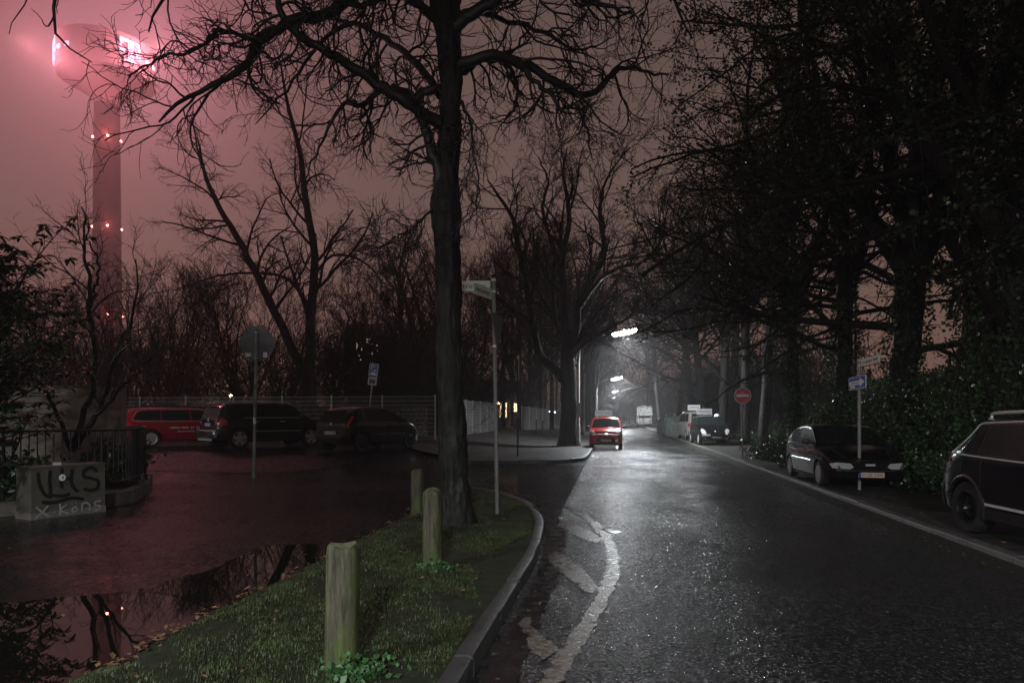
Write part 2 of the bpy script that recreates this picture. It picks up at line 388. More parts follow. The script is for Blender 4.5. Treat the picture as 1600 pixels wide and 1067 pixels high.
# worn painted markings
def ribbon(name, pts, w, m, z=.0042, jag=.02, seed=1, kind='structure', zf=None):
    rg = random.Random(seed); P = catmull(pts, 10); vs = []
    for i, p in enumerate(P):
        d = P[min(i + 1, len(P) - 1)] - P[max(i - 1, 0)]; d /= np.linalg.norm(d); nn = np.array([-d[1], d[0]])
        ww = w[0] + (w[1] - w[0]) * i / (len(P) - 1) if isinstance(w, tuple) else w
        for k in (-.5, .5):
            q = p + nn * (ww * k + rg.uniform(-jag, jag)); vs.append((q[0], q[1], z + (zf(q[0], q[1]) if zf else 0)))
    mb = MB(); mb.add(vs, [(2 * i, 2 * i + 1, 2 * i + 3, 2 * i + 2) for i in range(len(P) - 1)]); o = mb.build(name, m); tag(o, kind=kind); return o
ribbon('edge_marking', [gp(*p) for p in ((838, 1100), (862, 1060), (890, 1020), (915, 980), (938, 940), (953, 905), (958, 875), (952, 850), (938, 828), (915, 808), (885, 792))], (.13, .14), M['paint'], seed=2)
def patch(name, px, m, z=.0042, j=.02, seed=0):
    rg = random.Random(seed); P = catmull([gp(*p) for p in px], 5, True)
    polysheet(name, [(p[0] + rg.uniform(-j, j), p[1] + rg.uniform(-j, j)) for p in P], z, m)
patch('hatch_marking', ((858, 866), (872, 862), (898, 880), (932, 914), (928, 925), (912, 922), (880, 897), (862, 880)), M['paint'], seed=4)
patch('hatch_marking', ((812, 972), (826, 965), (838, 985), (862, 1003), (868, 1015), (848, 1035), (838, 1025), (826, 1000)), M['paint'], j=.03, seed=5)
patch('hatch_marking', ((872, 818), (890, 815), (925, 832), (942, 846), (920, 846), (892, 832)), M['paint'], seed=6)
ribbon('lane_marking', [gp(*p) for p in ((622, 760), (700, 765), (780, 768), (836, 776))], .09, M['paint'], seed=7, z=.0005)
ribbon('lane_marking', [gp(*p) for p in ((735, 764), (760, 748), (788, 731))], .05, M['paint'], seed=8, z=.006)
for k, (a, b) in enumerate((((1035, 708), (1078, 735)), ((1110, 775), (1190, 832)), ((1010, 692), (1035, 705)))):
    ribbon('tar_seam', [gp(*a), gp((a[0] + b[0]) / 2 + 2, (a[1] + b[1]) / 2), gp(*b)], .03, M['seam'], seed=20 + k, jag=.012, zf=lambda x, y: float(camber(x, y)))
for k, (a, b) in enumerate((((995, 731), (1036, 733)), ((905, 728), (990, 731)), ((1076, 733), (1110, 736)), ((940, 826), (968, 832)), ((997, 782), (1018, 786)))):
    ribbon('tar_patch', [gp(*a), gp((a[0] + b[0]) / 2, (a[1] + b[1]) / 2 + 1), gp(*b)], .16, M['seam'], seed=30 + k, jag=.05, zf=lambda x, y: float(camber(x, y)))
ribbon('gutter', [p + np.array([.15, 0]) for p in isl_r[3:-12]], .28, simple('wet_gutter', (.006, .006, .006), (.02, .02, .02), 6, .10, .002, .5, r2=.4), seed=41, jag=.02, z=.0035)
# ------------------------------------------------------------------ trees: vectorised branching
def unit(a): return a / (np.linalg.norm(a, axis=-1, keepdims=True) + 1e-9)
def walk(rng, S, D, L, R0, n, wander, trop=0., curl=0., tip=.25, hook=0.):
    """K branches of n segments: start S, direction D, length L, base radius R0"""
    K = len(S); P = np.zeros((K, n + 1, 3)); P[:, 0] = S; d = unit(D.copy()); st = (L / n)[:, None]
    drift = rng.normal(0, 1, (K, 3))
    for i in range(n):
        P[:, i + 1] = P[:, i] + d * st
        drift = unit(drift + rng.normal(0, 1.2, (K, 3)))
        t = trop + hook * (i / n)
        d = unit(d + drift * wander + rng.normal(0, 1, (K, 3)) * curl + np.array([0, 0, 1.0]) * t)
    f = np.linspace(0, 1, n + 1)[None]
    return P, R0[:, None] * (1 - (1 - tip) * f)
def spawn(rng, P, Rr, m, lo, hi, amin, amax, lmin, lmax, rr, rmin=.004, up=0., base_l=None):
    K, n1, _ = P.shape; n = n1 - 1; L = np.linalg.norm(np.diff(P, axis=1), axis=-1).sum(1) if base_l is None else base_l
    idx = np.repeat(np.arange(K), m); t = lo + (hi - lo) * ((np.tile(np.arange(m), K) + rng.random(K * m)) / m)
    x = t * n; i = np.minimum(x.astype(int), n - 1); f = (x - i)[:, None]
    S = P[idx, i] * (1 - f) + P[idx, i + 1] * f; T = unit(P[idx, i + 1] - P[idx, i])
    rad = (Rr[idx, i] * (1 - f[:, 0]) + Rr[idx, i + 1] * f[:, 0])
    q = unit(np.cross(T, rng.normal(0, 1, T.shape))); q = unit(q + np.array([0, 0, up]))
    a = R(1) * (amin + (amax - amin) * rng.random(len(T)))[:, None]
    D = unit(T * np.cos(a) + q * np.sin(a))
    Lc = L[idx] * (lmin + (lmax - lmin) * rng.random(len(T))) * (1.15 - .55 * t)
    return S, D, Lc, np.maximum(rad * rr, rmin)
def resample(pts, rad, n):
    P = np.array(catmull(pts, 6)); r = np.interp(np.linspace(0, 1, len(P)), np.linspace(0, 1, len(rad)), rad)
    s = np.concatenate([[0], np.cumsum(np.linalg.norm(np.diff(P, axis=0), axis=1))]); t = np.linspace(0, s[-1], n + 1)
    return np.stack([np.interp(t, s, P[:, k]) for k in range(3)], 1), np.interp(t, s, r)
class Wood:
    def __init__(s): s.g = []
    def add(s, P, Rr, sides): s.g.append((P, Rr, sides))
    def build(s, name, m, parent=None, seed=0, rough=0.0):
        rng = np.random.default_rng(seed); V = []; Q = []; o = 0
        for P, Rr, k in s.g:
            K, n1, _ = P.shape; T = np.gradient(P, axis=1); T = unit(T)
            ref = unit(rng.normal(0, 1, (K, 1, 3)) + np.zeros((K, n1, 3)))
            A = unit(np.cross(T, ref)); B = np.cross(T, A); th = 2 * np.pi * np.arange(k) / k
            rr = Rr[..., None, None] * (1 + rough * rng.normal(0, 1, (K, n1, k, 1)))
            ring = P[:, :, None] + rr * (A[:, :, None] * np.cos(th)[None, None, :, None] + B[:, :, None] * np.sin(th)[None, None, :, None])
            V.append(ring.reshape(-1, 3)); b = np.arange(K)[:, None, None] * n1 * k + np.arange(n1 - 1)[None, :, None] * k
            i = np.arange(k)[None, None]; j = (i + 1) % k
            Q.append((np.stack([b + i, b + j, b + k + j, b + k + i], -1) + o).reshape(-1, 4)); o += K * n1 * k
        return link(name, npmesh(name, np.concatenate(V), np.concatenate(Q), smooth=True), m, parent)
def leaves(name, C, size, m, parent=None, seed=0, aspect=1.6, droop=0., jitter=.4):
    """one mesh of small folded leaves at the points C"""
    rng = np.random.default_rng(seed); n = len(C); a = unit(rng.normal(0, 1, (n, 3)) + np.array([0, 0, -droop])); b = unit(np.cross(a, rng.normal(0, 1, (n, 3)))); c = np.cross(a, b)
    s = (size * (1 + jitter * (rng.random(n) * 2 - 1)))[:, None]
    V = np.stack([C - a * s * .5 * aspect, C + b * s * .5 + c * s * .12, C + a * s * .5 * aspect, C - b * s * .5 + c * s * .12], 1).reshape(-1, 3)
    i = np.arange(n)[:, None] * 4
    return link(name, npmesh(name, V, None, np.concatenate([i + [0, 1, 2], i + [0, 2, 3]])), m, parent)
def foliage_pts(rng, P, per, spread):
    Q = P.reshape(-1, 3); Q = np.repeat(Q, per, 0); return Q + rng.normal(0, spread, Q.shape)

# ---- the big roadside tree in the verge
def main_tree():
    rng = np.random.default_rng(11); D0 = 9.7
    def px(*l): return [at(u, v, d) for (u, v, d) in l]
    base = gp(714, 835)
    t = thing('bare_tree', 'large dark leafless tree with drooping twigs in the grass verge', 'tree', (base[0], D0, .05))
    off = np.array([base[0], D0, .05])
    W = Wood()
    tr = px((715, 838, D0), (712, 780, D0), (708, 700, D0), (703, 560, D0), (700, 440, D0), (697, 325, D0), (700, 250, D0), (704, 160, D0), (702, 80, D0), (694, 10, D0), (690, -90, D0 + .1), (700, -220, D0), (715, -420, D0 + .3), (700, -700, D0))
    P, r = resample(tr, [.30, .225, .20, .185, .18, .205, .165, .155, .16, .20, .16, .13, .09, .04], 150)
    r = r * (1 + .05 * np.sin(np.arange(151) * .55) + .02 * rng.normal(0, 1, 151)); r[0] *= 1.25
    P = P + rng.normal(0, .008, P.shape)
    W.add((P - off)[None], r[None], 26)
    g = W.build('trunk', M['bark'], t, 1, .035)
    limbs = [  # (points, base radius, tip radius)
        (px((690, 195, D0), (650, 170, 9.5), (598, 136, 9.3), (547, 103, 9.1), (490, 70, 8.9), (453, 45, 8.8), (434, 0, 8.7), (410, -80, 8.6)), .075, .03),
        (px((692, -60, D0), (640, -60, 9.5), (590, -36, 9.3), (537, 2, 9.1), (500, 28, 9.0), (453, 33, 8.8), (425, 47, 8.7), (404, 62, 8.6), (387, 101, 8.5), (355, 122, 8.4), (317, 140, 8.3), (270, 164, 8.1), (247, 190, 8.0)), .075, .012),
        (px((453, 33, 8.8), (420, 55, 8.6), (401, 64, 8.5), (359, 51, 8.3), (340, 48, 8.2), (300, 80, 8.0), (250, 92, 7.9), (205, 120, 7.8)), .03, .010),
        (px((655, 158, 9.6), (620, 138, 9.8), (590, 145, 10.0), (565, 164, 10.1), (537, 159, 10.3), (518, 190, 10.4), (500, 230, 10.5), (470, 290, 10.6)), .045, .009),
        (px((690, 312, D0), (684, 265, 9.6), (672, 225, 9.6), (662, 190, 9.6), (648, 160, 9.6), (660, 145, 9.6), (690, 138, D0)), .085, .06),
        (px((692, 30, D0), (673, 23, 9.6), (650, 5, 9.4), (617, -6, 9.2), (560, 10, 9.0), (500, -10, 8.8)), .07, .02),
        (px((712, 106, D0), (735, 96, 9.6), (766, 88, 9.6), (813, 97, 9.8), (860, 123, 10.0), (902, 144, 10.2), (923, 147, 10.3), (955, 118, 10.5), (976, 105, 10.6), (1007, 113, 10.8), (1045, 116, 11.0)), .07, .016),
        (px((813, 97, 9.8), (826, 118, 9.9), (866, 152, 10.0), (876, 174, 10.0), (897, 164, 10.1), (915, 200, 10.2), (925, 250, 10.3)), .035, .01),
        (px((713, 120, D0), (735, 108, 9.9), (760, 92, 10.2), (800, 110, 10.4), (808, 150, 10.5), (790, 190, 10.6), (795, 195, 10.6)), .04, .012),
        (px((704, 55, D0), (735, 24, 9.6), (771, 0, 9.5), (810, -22, 9.4), (880, -15, 9.3), (930, 5, 9.2), (990, 20, 9.2)), .085, .014),
        (px((704, 20, D0), (735, -80, 10), (790, -160, 10.4), (870, -170, 10.8), (960, -110, 11.2), (1040, -20, 11.6), (1080, 60, 11.9)), .08, .012),
        (px((713, 152, D0), (725, 165, 9.6), (735, 190, 9.5), (740, 231, 9.4), (748, 290, 9.4), (742, 350, 9.3)), .022, .006),
        (px((690, 326, D0), (669, 330, 9.6), (650, 352, 9.4), (612, 376, 9.1), (584, 390, 8.9)), .018, .006),
        (px((690, -100, D0), (620, -160, 9.2), (520, -190, 8.7), (420, -210, 8.3), (340, -150, 8.0), (290, -80, 7.8), (262, -20, 7.6), (235, 50, 7.5)), .06, .008),
        (px((690, -180, D0), (600, -300, 8.9), (450, -380, 8.2), (300, -330, 7.7), (190, -200, 7.4), (120, -90, 7.2), (84, 0, 7.1), (88, 60, 7.1), (140, 95, 7.0)), .035, .006),
        (px((700, -250, D0), (640, -350, 9.0), (560, -330, 8.4), (520, -240, 8.0), (500, -160, 7.8), (480, -60, 7.6)), .05, .008),
        (px((705, -250, D0), (770, -340, 9.2), (860, -330, 8.8), (930, -220, 8.6), (960, -100, 8.5)), .06, .010),
        (px((700, -320, D0), (690, -420, 8.5), (690, -400, 7.6), (640, -250, 7.2)), .06, .010),
        (px((688, 150, D0), (640, 90, 10.3), (600, 60, 10.9), (540, 40, 11.4), (480, 90, 11.8), (440, 150, 12.1), (400, 190, 12.3)), .05, .009),
        (px((700, 60, D0), (730, 20, 10.6), (780, 30, 11.3), (850, 50, 12), (900, 80, 12.6), (960, 60, 13.2)), .05, .009)]
    n = 28; PP = []; RR = []
    for pts, ra, rb in limbs:
        P, r = resample(pts, [ra * 1.25, ra, ra * .8, (ra + rb) * .45, rb], n); P[1:] += rng.normal(0, .015, P[1:].shape); PP.append(P - off); RR.append(r)
    P1 = np.array(PP); R1 = np.array(RR)
    W = Wood(); W.add(P1, R1, 8); keep = [i for i in range(len(P1)) if i != 14]
    S, D, L, r = spawn(rng, P1[keep], R1[keep], 15, .15, .98, 25, 75, .16, .42, .55, .008, -.1)
    L = np.clip(L, .6, 2.3); P2, R2 = walk(rng, S, D, L, np.minimum(r, .022), 10, .34, -.12, .14, .45, .14); W.add(P2, R2, 5)
    S, D, L, r = spawn(rng, P2, R2, 5, .15, 1, 20, 60, .35, .8, .7, .005, -.1)
    P3, R3 = walk(rng, S, D, np.clip(L, .3, 1.0), r, 8, .34, -.15, .14, .5, .34); W.add(P3, R3, 4)
    S, D, L, r = spawn(rng, P3, R3, 4, .2, 1, 20, 55, .4, .9, .7, .004, -.1)
    P4, R4 = walk(rng, S, D, np.clip(L, .15, .5), r, 5, .22, -.10, .1, .6, .40); W.add(P4, R4, 3)
    S, D, L, r = spawn(rng, P1[[14]], R1[[14]], 9, .45, 1, 25, 60, .1, .2, .6, .006, -.1); P5, R5 = walk(rng, S, D, np.clip(L, .4, 1.1), r, 9, .34, -.15, .14, .4, .3); W.add(P5, R5, 4)
    W.build('crown', M['twig'], t, 2)
    # single long twigs that leave the trunk low down
    return t
main_tree()

# ---- generic trees: guided stems, then branch levels
def tree(name, label, loc, stems, seed, lv, mats=('bark', 'twig_far'), trunk_sides=12, group=None, leaf=None, cat='tree'):
    """stems: list of (points relative to loc, radii). lv: list of dicts for the branch levels"""
    rng = np.random.default_rng(seed); t = thing(name, label, cat, loc, 0, group)
    W = Wood(); PP = []; RR = []
    for pts, rad in stems:
        P, r = resample(pts, rad, 24); P[1:] += rng.normal(0, .02 + .02 * rad[0], P[1:].shape); PP.append(P); RR.append(r)
    P = np.array(PP); r = np.array(RR); r[:, 0] *= 1.2; W.add(P, r, trunk_sides); W.build('trunk', M[mats[0]], t, seed, .04)
    W = Wood(); levels = [P]
    for l in lv:
        S, D, L, rr = spawn(rng, P, r, l['m'], l.get('lo', .2), l.get('hi', 1), *l.get('ang', (25, 65)), *l.get('len', (.3, .6)), l.get('rr', .6), l.get('rmin', .008), l.get('up', 0))
        L = np.clip(L, l.get('l0', .2), l.get('l1', 9)); P, r = walk(rng, S, D, L, rr, l.get('n', 7), l.get('w', .15), l.get('trop', 0), l.get('curl', .06), l.get('tip', .4), l.get('hook', 0))
        W.add(P, r, l.get('k', 4)); levels.append(P)
    W.build('crown', M[mats[1]], t, seed + 1)
    if leaf:
        C = np.concatenate([foliage_pts(rng, levels[i], per, sp) for (i, per, sp) in leaf['on']])
        if 'cut' in leaf: C = C[leaf['cut'](C)]
        leaves('foliage', C, leaf['size'], M[leaf['mat']], t, seed + 2, leaf.get('aspect', 1.3))
    return t
def rel(loc, pts): return [(a - loc[0], b - loc[1], c - loc[2]) for a, b, c in pts]
def P_(l): return [at(u, v, d) for u, v, d in l]
LV_FINE = [dict(m=12, lo=.15, ang=(25, 60), len=(.22, .42), rr=.5, w=.12, trop=.03, n=9, k=5, rmin=.025),
           dict(m=7, lo=.15, ang=(25, 60), len=(.3, .6), rr=.6, w=.16, trop=.02, n=7, rmin=.014),
           dict(m=5, lo=.15, ang=(25, 60), len=(.35, .7), rr=.6, w=.18, n=5, k=3, rmin=.010),
           dict(m=3, lo=.2, ang=(25, 60), len=(.4, .8), rr=.7, w=.2, n=4, k=3, rmin=.008)]
# twin-stemmed tree behind the car park fence
b = (at(484, 640, 36)[0], 36, .4)
tree('bare_tree', 'tall twin-stemmed leafless tree forking low behind the wire fence of the car park', b,
     [(rel(b, P_([(484, 690, 36), (483, 600, 36), (484, 560, 36), (486, 480, 36), (491, 400, 35.6), (479, 320, 35), (467, 235, 34.6), (447, 150, 34.3), (437, 90, 34)])), [.42, .36, .27, .24, .2, .17, .13, .08, .03]),
      (rel(b, P_([(484, 600, 36), (470, 575, 36), (440, 510, 36.3), (402, 430, 36.8), (370, 370, 37), (335, 310, 37.4), (318, 260, 37.8), (308, 215, 38)])), [.3, .25, .22, .2, .17, .13, .09, .03]),
      (rel(b, P_([(483, 480, 36), (455, 440, 37), (420, 428, 38), (360, 428, 39), (310, 440, 40), (270, 455, 41)])), [.11, .1, .08, .06, .04, .02]),
      (rel(b, P_([(491, 430, 36), (520, 400, 35), (560, 405, 34), (590, 430, 33.5), (600, 450, 33)])), [.08, .07, .05, .04, .02])], 21,
     [dict(m=14, lo=.28, ang=(30, 60), len=(.2, .34), rr=.42, w=.13, trop=.02, n=9, k=5, rmin=.02),
      dict(m=8, lo=.2, ang=(25, 60), len=(.3, .55), rr=.6, w=.18, trop=-.02, n=7, rmin=.012),
      dict(m=5, lo=.15, ang=(25, 60), len=(.4, .7), rr=.6, w=.22, trop=-.04, n=6, k=3, rmin=.009),
      dict(m=3, lo=.2, ang=(25, 60), len=(.4, .8), rr=.7, w=.25, trop=-.04, n=4, k=3, rmin=.007)])
# plane tree at the corner
b = (at(888, 696, 34)[0], 34, .12)
tree('bare_tree', 'thick-trunked spreading leafless tree on the far corner footway behind the red car', b,
     [(rel(b, P_([(889, 699, 34), (889, 660, 34), (889, 610, 34), (888, 575, 34), (884, 520, 34), (881, 460, 34), (878, 400, 33.8), (890, 340, 33.6), (880, 270, 33.4), (885, 230, 33.2)])), [.55, .42, .40, .40, .22, .2, .16, .12, .07, .03]),
      (rel(b, P_([(889, 600, 34), (860, 572, 33.8), (842, 550, 33.6), (832, 500, 33.3), (822, 440, 33), (812, 395, 32.8), (800, 340, 32.5), (775, 300, 32.2), (760, 280, 32)])), [.25, .21, .19, .17, .15, .13, .1, .06, .03]),
      (rel(b, P_([(889, 585, 34), (900, 520, 34.2), (905, 470, 34.4), (930, 430, 34.6), (945, 390, 34.9), (938, 330, 35), (948, 280, 35.2), (985, 230, 35.4)])), [.24, .19, .17, .15, .13, .1, .06, .03]),
      (rel(b, P_([(905, 480, 34.3), (935, 440, 33), (965, 420, 32), (1000, 410, 31), (1030, 380, 30), (1040, 340, 29.5)])), [.12, .11, .09, .07, .05, .03]),
      (rel(b, P_([(893, 560, 34), (910, 540, 32.5), (940, 520, 31), (975, 500, 29.6), (1000, 485, 29), (1040, 500, 28.5)])), [.10, .08, .07, .05, .04, .02]),
      (rel(b, P_([(878, 420, 33.9), (862, 380, 34.5), (848, 330, 35), (856, 280, 35.5), (840, 245, 36)])), [.12, .1, .08, .06, .03])], 31,
     [dict(m=13, lo=.3, ang=(25, 55), len=(.2, .36), rr=.5, w=.2, trop=.07, n=9, k=5, rmin=.02),
      dict(m=7, lo=.2, ang=(25, 55), len=(.3, .55), rr=.6, w=.24, trop=.04, n=7, rmin=.014),
      dict(m=5, lo=.15, ang=(25, 60), len=(.4, .7), rr=.6, w=.26, trop=.03, n=5, k=3, rmin=.010),
      dict(m=3, lo=.2, ang=(25, 60), len=(.4, .8), rr=.7, w=.28, n=4, k=3, rmin=.008)], mats=('bark', 'twig_far'), trunk_sides=16)
# round-crowned park tree and its copies
def stems(rng, n, h, r, spread, fork=.25):
    out = []
    for k in range(n):
        a = rng.uniform(0, 6.28); s = spread * rng.uniform(.5, 1) if n > 1 else spread * .15
        z0 = h * fork * (k / max(n, 1)) if k else 0
        z0 = min(z0, h * fork)
        pts = [(0, 0, z0 - (.3 if k == 0 else 0)), (.03 * math.cos(a), .03 * math.sin(a), h * fork)]
        for j in range(1, 5):
            f = j / 4; pts.append((s * math.cos(a + .3 * j) * f ** .8, s * math.sin(a + .3 * j) * f ** .8, h * (fork + (1 - fork) * f)))
        out.append((pts, [r if k == 0 else r * .7, r * .8, r * .55, r * .4, r * .22, r * .08]))
    return out
rs = random.Random(77)
def gtree(label, loc, h, r, n, spread, seed, lv=LV_FINE, fork=.25, group=None, **k):
    return tree('bare_tree', label, loc, stems(random.Random(seed), n, h, r, spread, fork), seed, lv, group=group, **k)
x, y = at(652, 600, 48)[:2]
park = gtree('round-crowned fine-twigged leafless tree left of the big near trunk, beyond the fence', (x, y, .3), 13.8, .38, 6, 3.6, 51)
x, y = at(523, 600, 46)[:2]
smallt = gtree('small leafless tree standing alone between the twin-stemmed tree and the round-crowned one', (x, y, .3), 8.6, .2, 4, 2.4, 52)
LV_BUSH = [dict(m=10, lo=.05, ang=(20, 50), len=(.3, .5), rr=.5, w=.12, trop=.05, n=8, k=4, rmin=.02),
           dict(m=7, lo=.1, ang=(20, 50), len=(.35, .6), rr=.6, w=.16, trop=.05, n=6, k=3, rmin=.014),
           dict(m=6, lo=.1, ang=(20, 55), len=(.4, .7), rr=.6, w=.18, trop=.03, n=5, k=3, rmin=.011)]
G = 'bushy leafless trees in the park behind the car park'
bush = gtree('broad many-stemmed bare thicket tree just left of the twin-stemmed tree', (at(385, 600, 44)[0], 44, .3), 9.3, .16, 8, 3.4, 61, LV_BUSH, .08, G)
spots = [(320, 47, 1.04, 1.1, 'dense bare thicket tree behind the parked black estate, tallest of the thicket'), (262, 44, .94, 2.3, 'bare thicket tree above the roof of the long red car'), (205, 47, .92, 3.6, 'bare thicket tree just right of the telecom tower foot'),
         (150, 50, .98, 4.4, 'bare thicket tree in front of the telecom tower foot'), (85, 46, .98, 5.2, 'bare thicket tree left of the telecom tower behind the evergreen'), (20, 50, 1.0, .5, 'bare thicket tree at the left edge behind the evergreen'),
         (440, 54, .95, 2.9, 'bare thicket tree seen between the two stems of the forked tree'), (560, 56, 1.0, 1.7, 'bare thicket tree behind the leaning parking sign'), (610, 62, 1.02, 3.1, 'bare thicket tree below the round-crowned tree'),
         (760, 58, 1.0, .9, 'bare thicket tree behind the street name signs'), (700, 64, 1.05, 2.0, 'bare thicket tree hidden half behind the nearest trunk'), (820, 72, 1.25, 4.0, 'bare thicket tree above the far lit house')]
for (u, d, s_, a, lb) in spots:
    dup(bush, (at(u, 600, d)[0], d, .3), a, lb, s_ * d / 47 if d > 50 else s_, G)
# dark undergrowth mass behind the fence and at the end of the street
def thicket(name, label, pts, seed, size, n, spread, h, mt):
    rng = np.random.default_rng(seed); A = np.array(pts); i = rng.integers(0, len(A) - 1, n); t = rng.random((n, 1)); C = A[i] * (1 - t) + A[i + 1] * t
    hh = h * rng.beta(1.1, 1.3, (n, 1)) * (1 + .25 * np.sin(C[:, :1] * .5))
    C3 = np.concatenate([C + rng.normal(0, spread, C.shape), hh], 1)
    D = unit(rng.normal(0, 1, (n, 3)) * [.5, .5, .3] + [0, 0, .6]); P, r = walk(rng, C3, D, rng.uniform(.4, 1.6, n) * size, np.full(n, .012 * size), 4, .3)
    W = Wood(); W.add(P, r, 3); o = W.build(name, mt, None, seed); tag(o, label, 'undergrowth', kind='stuff'); return o
thicket('undergrowth', 'dark tangled undergrowth behind the wire fence', [(-50, 38), (-25, 39), (-12, 39), (-6.5, 40), (-5, 50), (-2, 62)], 5, 1.3, 22000, 1.6, 5.2, M['twig_far'])
thicket('undergrowth', 'dark mass of shrubs closing the end of the street', [(14, 92), (18, 130), (24, 200), (60, 260), (-10, 240), (5, 120)], 6, 3.0, 16000, 5, 9, M['twig_far'])
thicket('undergrowth', 'dark shrubs and saplings filling the right bank beyond the vans', [(19, 42), (21, 60), (24, 80), (30, 110), (22, 120)], 7, 2.2, 15000, 2.2, 7, M['twig_far'])
# row of trees along the left footway, further down the street
LV_ROW = [dict(m=11, lo=.3, ang=(25, 60), len=(.25, .4), rr=.5, w=.15, trop=.03, n=8, k=4, rmin=.03),
          dict(m=7, lo=.15, ang=(25, 60), len=(.3, .6), rr=.6, w=.18, n=6, k=3, rmin=.02),
          dict(m=5, lo=.15, ang=(25, 60), len=(.35, .7), rr=.6, w=.2, n=5, k=3, rmin=.014)]
G2 = 'street trees along the left footway beyond the corner'
row = gtree('dark leaning street tree directly right of the thick corner tree', (3.7, 43.5, .11), 13, .26, 5, 3.2, 71, LV_ROW, .42, G2)
for (u, d, s_, a, lb) in ((915, 53, 1.0, 1, 'second street tree behind the thick corner tree'), (925, 64, 1.05, 2, 'third street tree beyond the corner, left of the lamp row'), (932, 76, 1.1, 3, 'fourth street tree beyond the corner, left of the lamp row'),
                          (938, 92, 1.1, 4, 'fifth street tree beyond the corner, beside the small far lamps'), (942, 115, 1.15, 5, 'farthest street tree at the end of the lamp row')):
    dup(row, (at(u, 650, d)[0] - .4, d, .11), a, lb, s_, G2)
G3 = 'slim trunks in the wood behind the footway fence'
slim = gtree('slim trunk in the wood right above the footway fence, nearest the corner tree', (at(862, 640, 62)[0], 62, .3), 17, .2, 3, 1.6, 81, LV_ROW[:2], .7, G3)
for k, (u, d) in enumerate(((845, 66), (828, 70), (812, 66), (852, 80), (836, 88), (800, 76), (870, 84), (786, 70))):
    dup(slim, (at(u, 640, d)[0], d, .3), k * .8, ('slim wood trunk above the footway fence, %s left of the corner tree' % ('third', 'fifth', 'sixth', 'second', 'fourth', 'seventh', 'closest', 'leftmost')[k]), 1 + .08 * (k % 3), G3)
# wood on the right embankment
M['bark_dark'] = bark('black_wet_bark', (.006, .006, .005), (.022, .020, .018))
G4 = 'tall bare trunks on the embankment beside the far parked vans'
def rt(u, d): x = at(u, 640, d)[0]; return (x, d, float(gz(np.float64(x), np.float64(d))) - .1)
LV_RIGHT = [dict(m=12, lo=.22, ang=(35, 75), len=(.28, .5), rr=.45, w=.14, trop=-.02, n=9, k=4, rmin=.03),
            dict(m=8, lo=.15, ang=(25, 60), len=(.3, .55), rr=.6, w=.18, trop=0, n=7, k=3, rmin=.016),
            dict(m=5, lo=.15, ang=(25, 60), len=(.35, .7), rr=.6, w=.2, n=5, k=3, rmin=.011)]
tallt = gtree('tall bare trunk on the embankment directly above the no-entry sign, leaning slightly', rt(1165, 38), 17, .27, 4, 3.6, 91, LV_RIGHT, .5, G4, mats=('bark_dark', 'twig_far'))
for k, (u, d, s_, lb) in enumerate(((1128, 41, 1.0, 'tall bare trunk on the embankment above the black van'), (1104, 47, 1.0, 'slender bare trunk on the embankment above the silver van'), (1190, 34, .95, 'thick bare trunk on the embankment just right of the no-entry sign'),
                                (1085, 58, 1.1, 'bare trunk behind the glass recycling containers'), (1058, 70, 1.15, 'bare trunk right of the parked camper'), (1145, 52, 1.1, 'bare trunk farther back between the no-entry sign and the black van'),
                                (1032, 85, 1.2, 'bare trunk behind the parked camper'), (1012, 110, 1.3, 'distant bare tree arching over the end of the street'), (1220, 48, 1.1, 'bare trunk farther up the embankment near the orange lights'))):
    r_ = dup(tallt, rt(u, d), .7 + 1.3 * k, lb, s_, G4); r_.rotation_euler = (R((5, -4, 3, 6, -6, 4, -3, 5, -5)[k]), R((-4, 5, -6, 3, 5, -7, 4, -3, 6)[k]), .7 + 1.3 * k)
# near right: ivy-clad trees
def ivy_tree(label, u, d, h, r, seed, lean=(0, 0), n=4, spread=3.5, leafn=(6, 2), cut=None, fork=.35, ivy_r=.38):
    loc = rt(u, d); rng = np.random.default_rng(seed); rr = random.Random(seed)
    st = stems(rr, n, h, r, spread, fork)
    st = [([(p[0] + lean[0] * p[2] / h, p[1] + lean[1] * p[2] / h, p[2]) for p in pts], rad) for pts, rad in st]
    lv = [dict(m=12, lo=.2, ang=(40, 80), len=(.25, .5), rr=.42, w=.15, trop=-.03, n=9, k=4, rmin=.025),
          dict(m=6, lo=.15, ang=(25, 60), len=(.3, .55), rr=.6, w=.2, trop=-.01, n=7, k=3, rmin=.012),
          dict(m=3, lo=.15, ang=(25, 60), len=(.35, .7), rr=.6, w=.2, n=5, k=3, rmin=.008)]
    t = tree('ivy_clad_tree', label, loc, st, seed, lv, leaf=dict(on=[(1, leafn[0], .12), (2, leafn[1] * 2, .09)], size=.066, mat='ivy', cut=cut or (lambda C: C[:, 2] > 2.0)))
    # ivy wrapped round the stem
    P, q = resample(st[0][0], st[0][1], 60); m_ = 9000; i = rng.integers(0, 60, m_); a = rng.uniform(0, 6.283, m_)
    bulge = ivy_r * (1 + .5 * np.sin(P[i, 2] * 2.1 + np.sin(a)) ) * rng.beta(2.2, 1.6, m_) + q[i]
    C = P[i] + np.stack([np.cos(a) * bulge, np.sin(a) * bulge, rng.normal(0, .12, m_)], 1)
    leaves('stem_ivy', C, .075, M['ivy'], t, seed + 9, 1.2)
    return t
ivy_tree('ivy-clad trunk standing between the no-entry sign and the parked dark hatchback', 1243, 22, 14, .2, 101, (-.4, 0), 4, 3.2, (6, 2), ivy_r=.35)
ivy_tree('ivy-clad trunk rising behind the roof of the parked dark hatchback', 1312, 21.5, 15, .26, 102, (0, -1), 5, 4.2, (6, 2), ivy_r=.3)
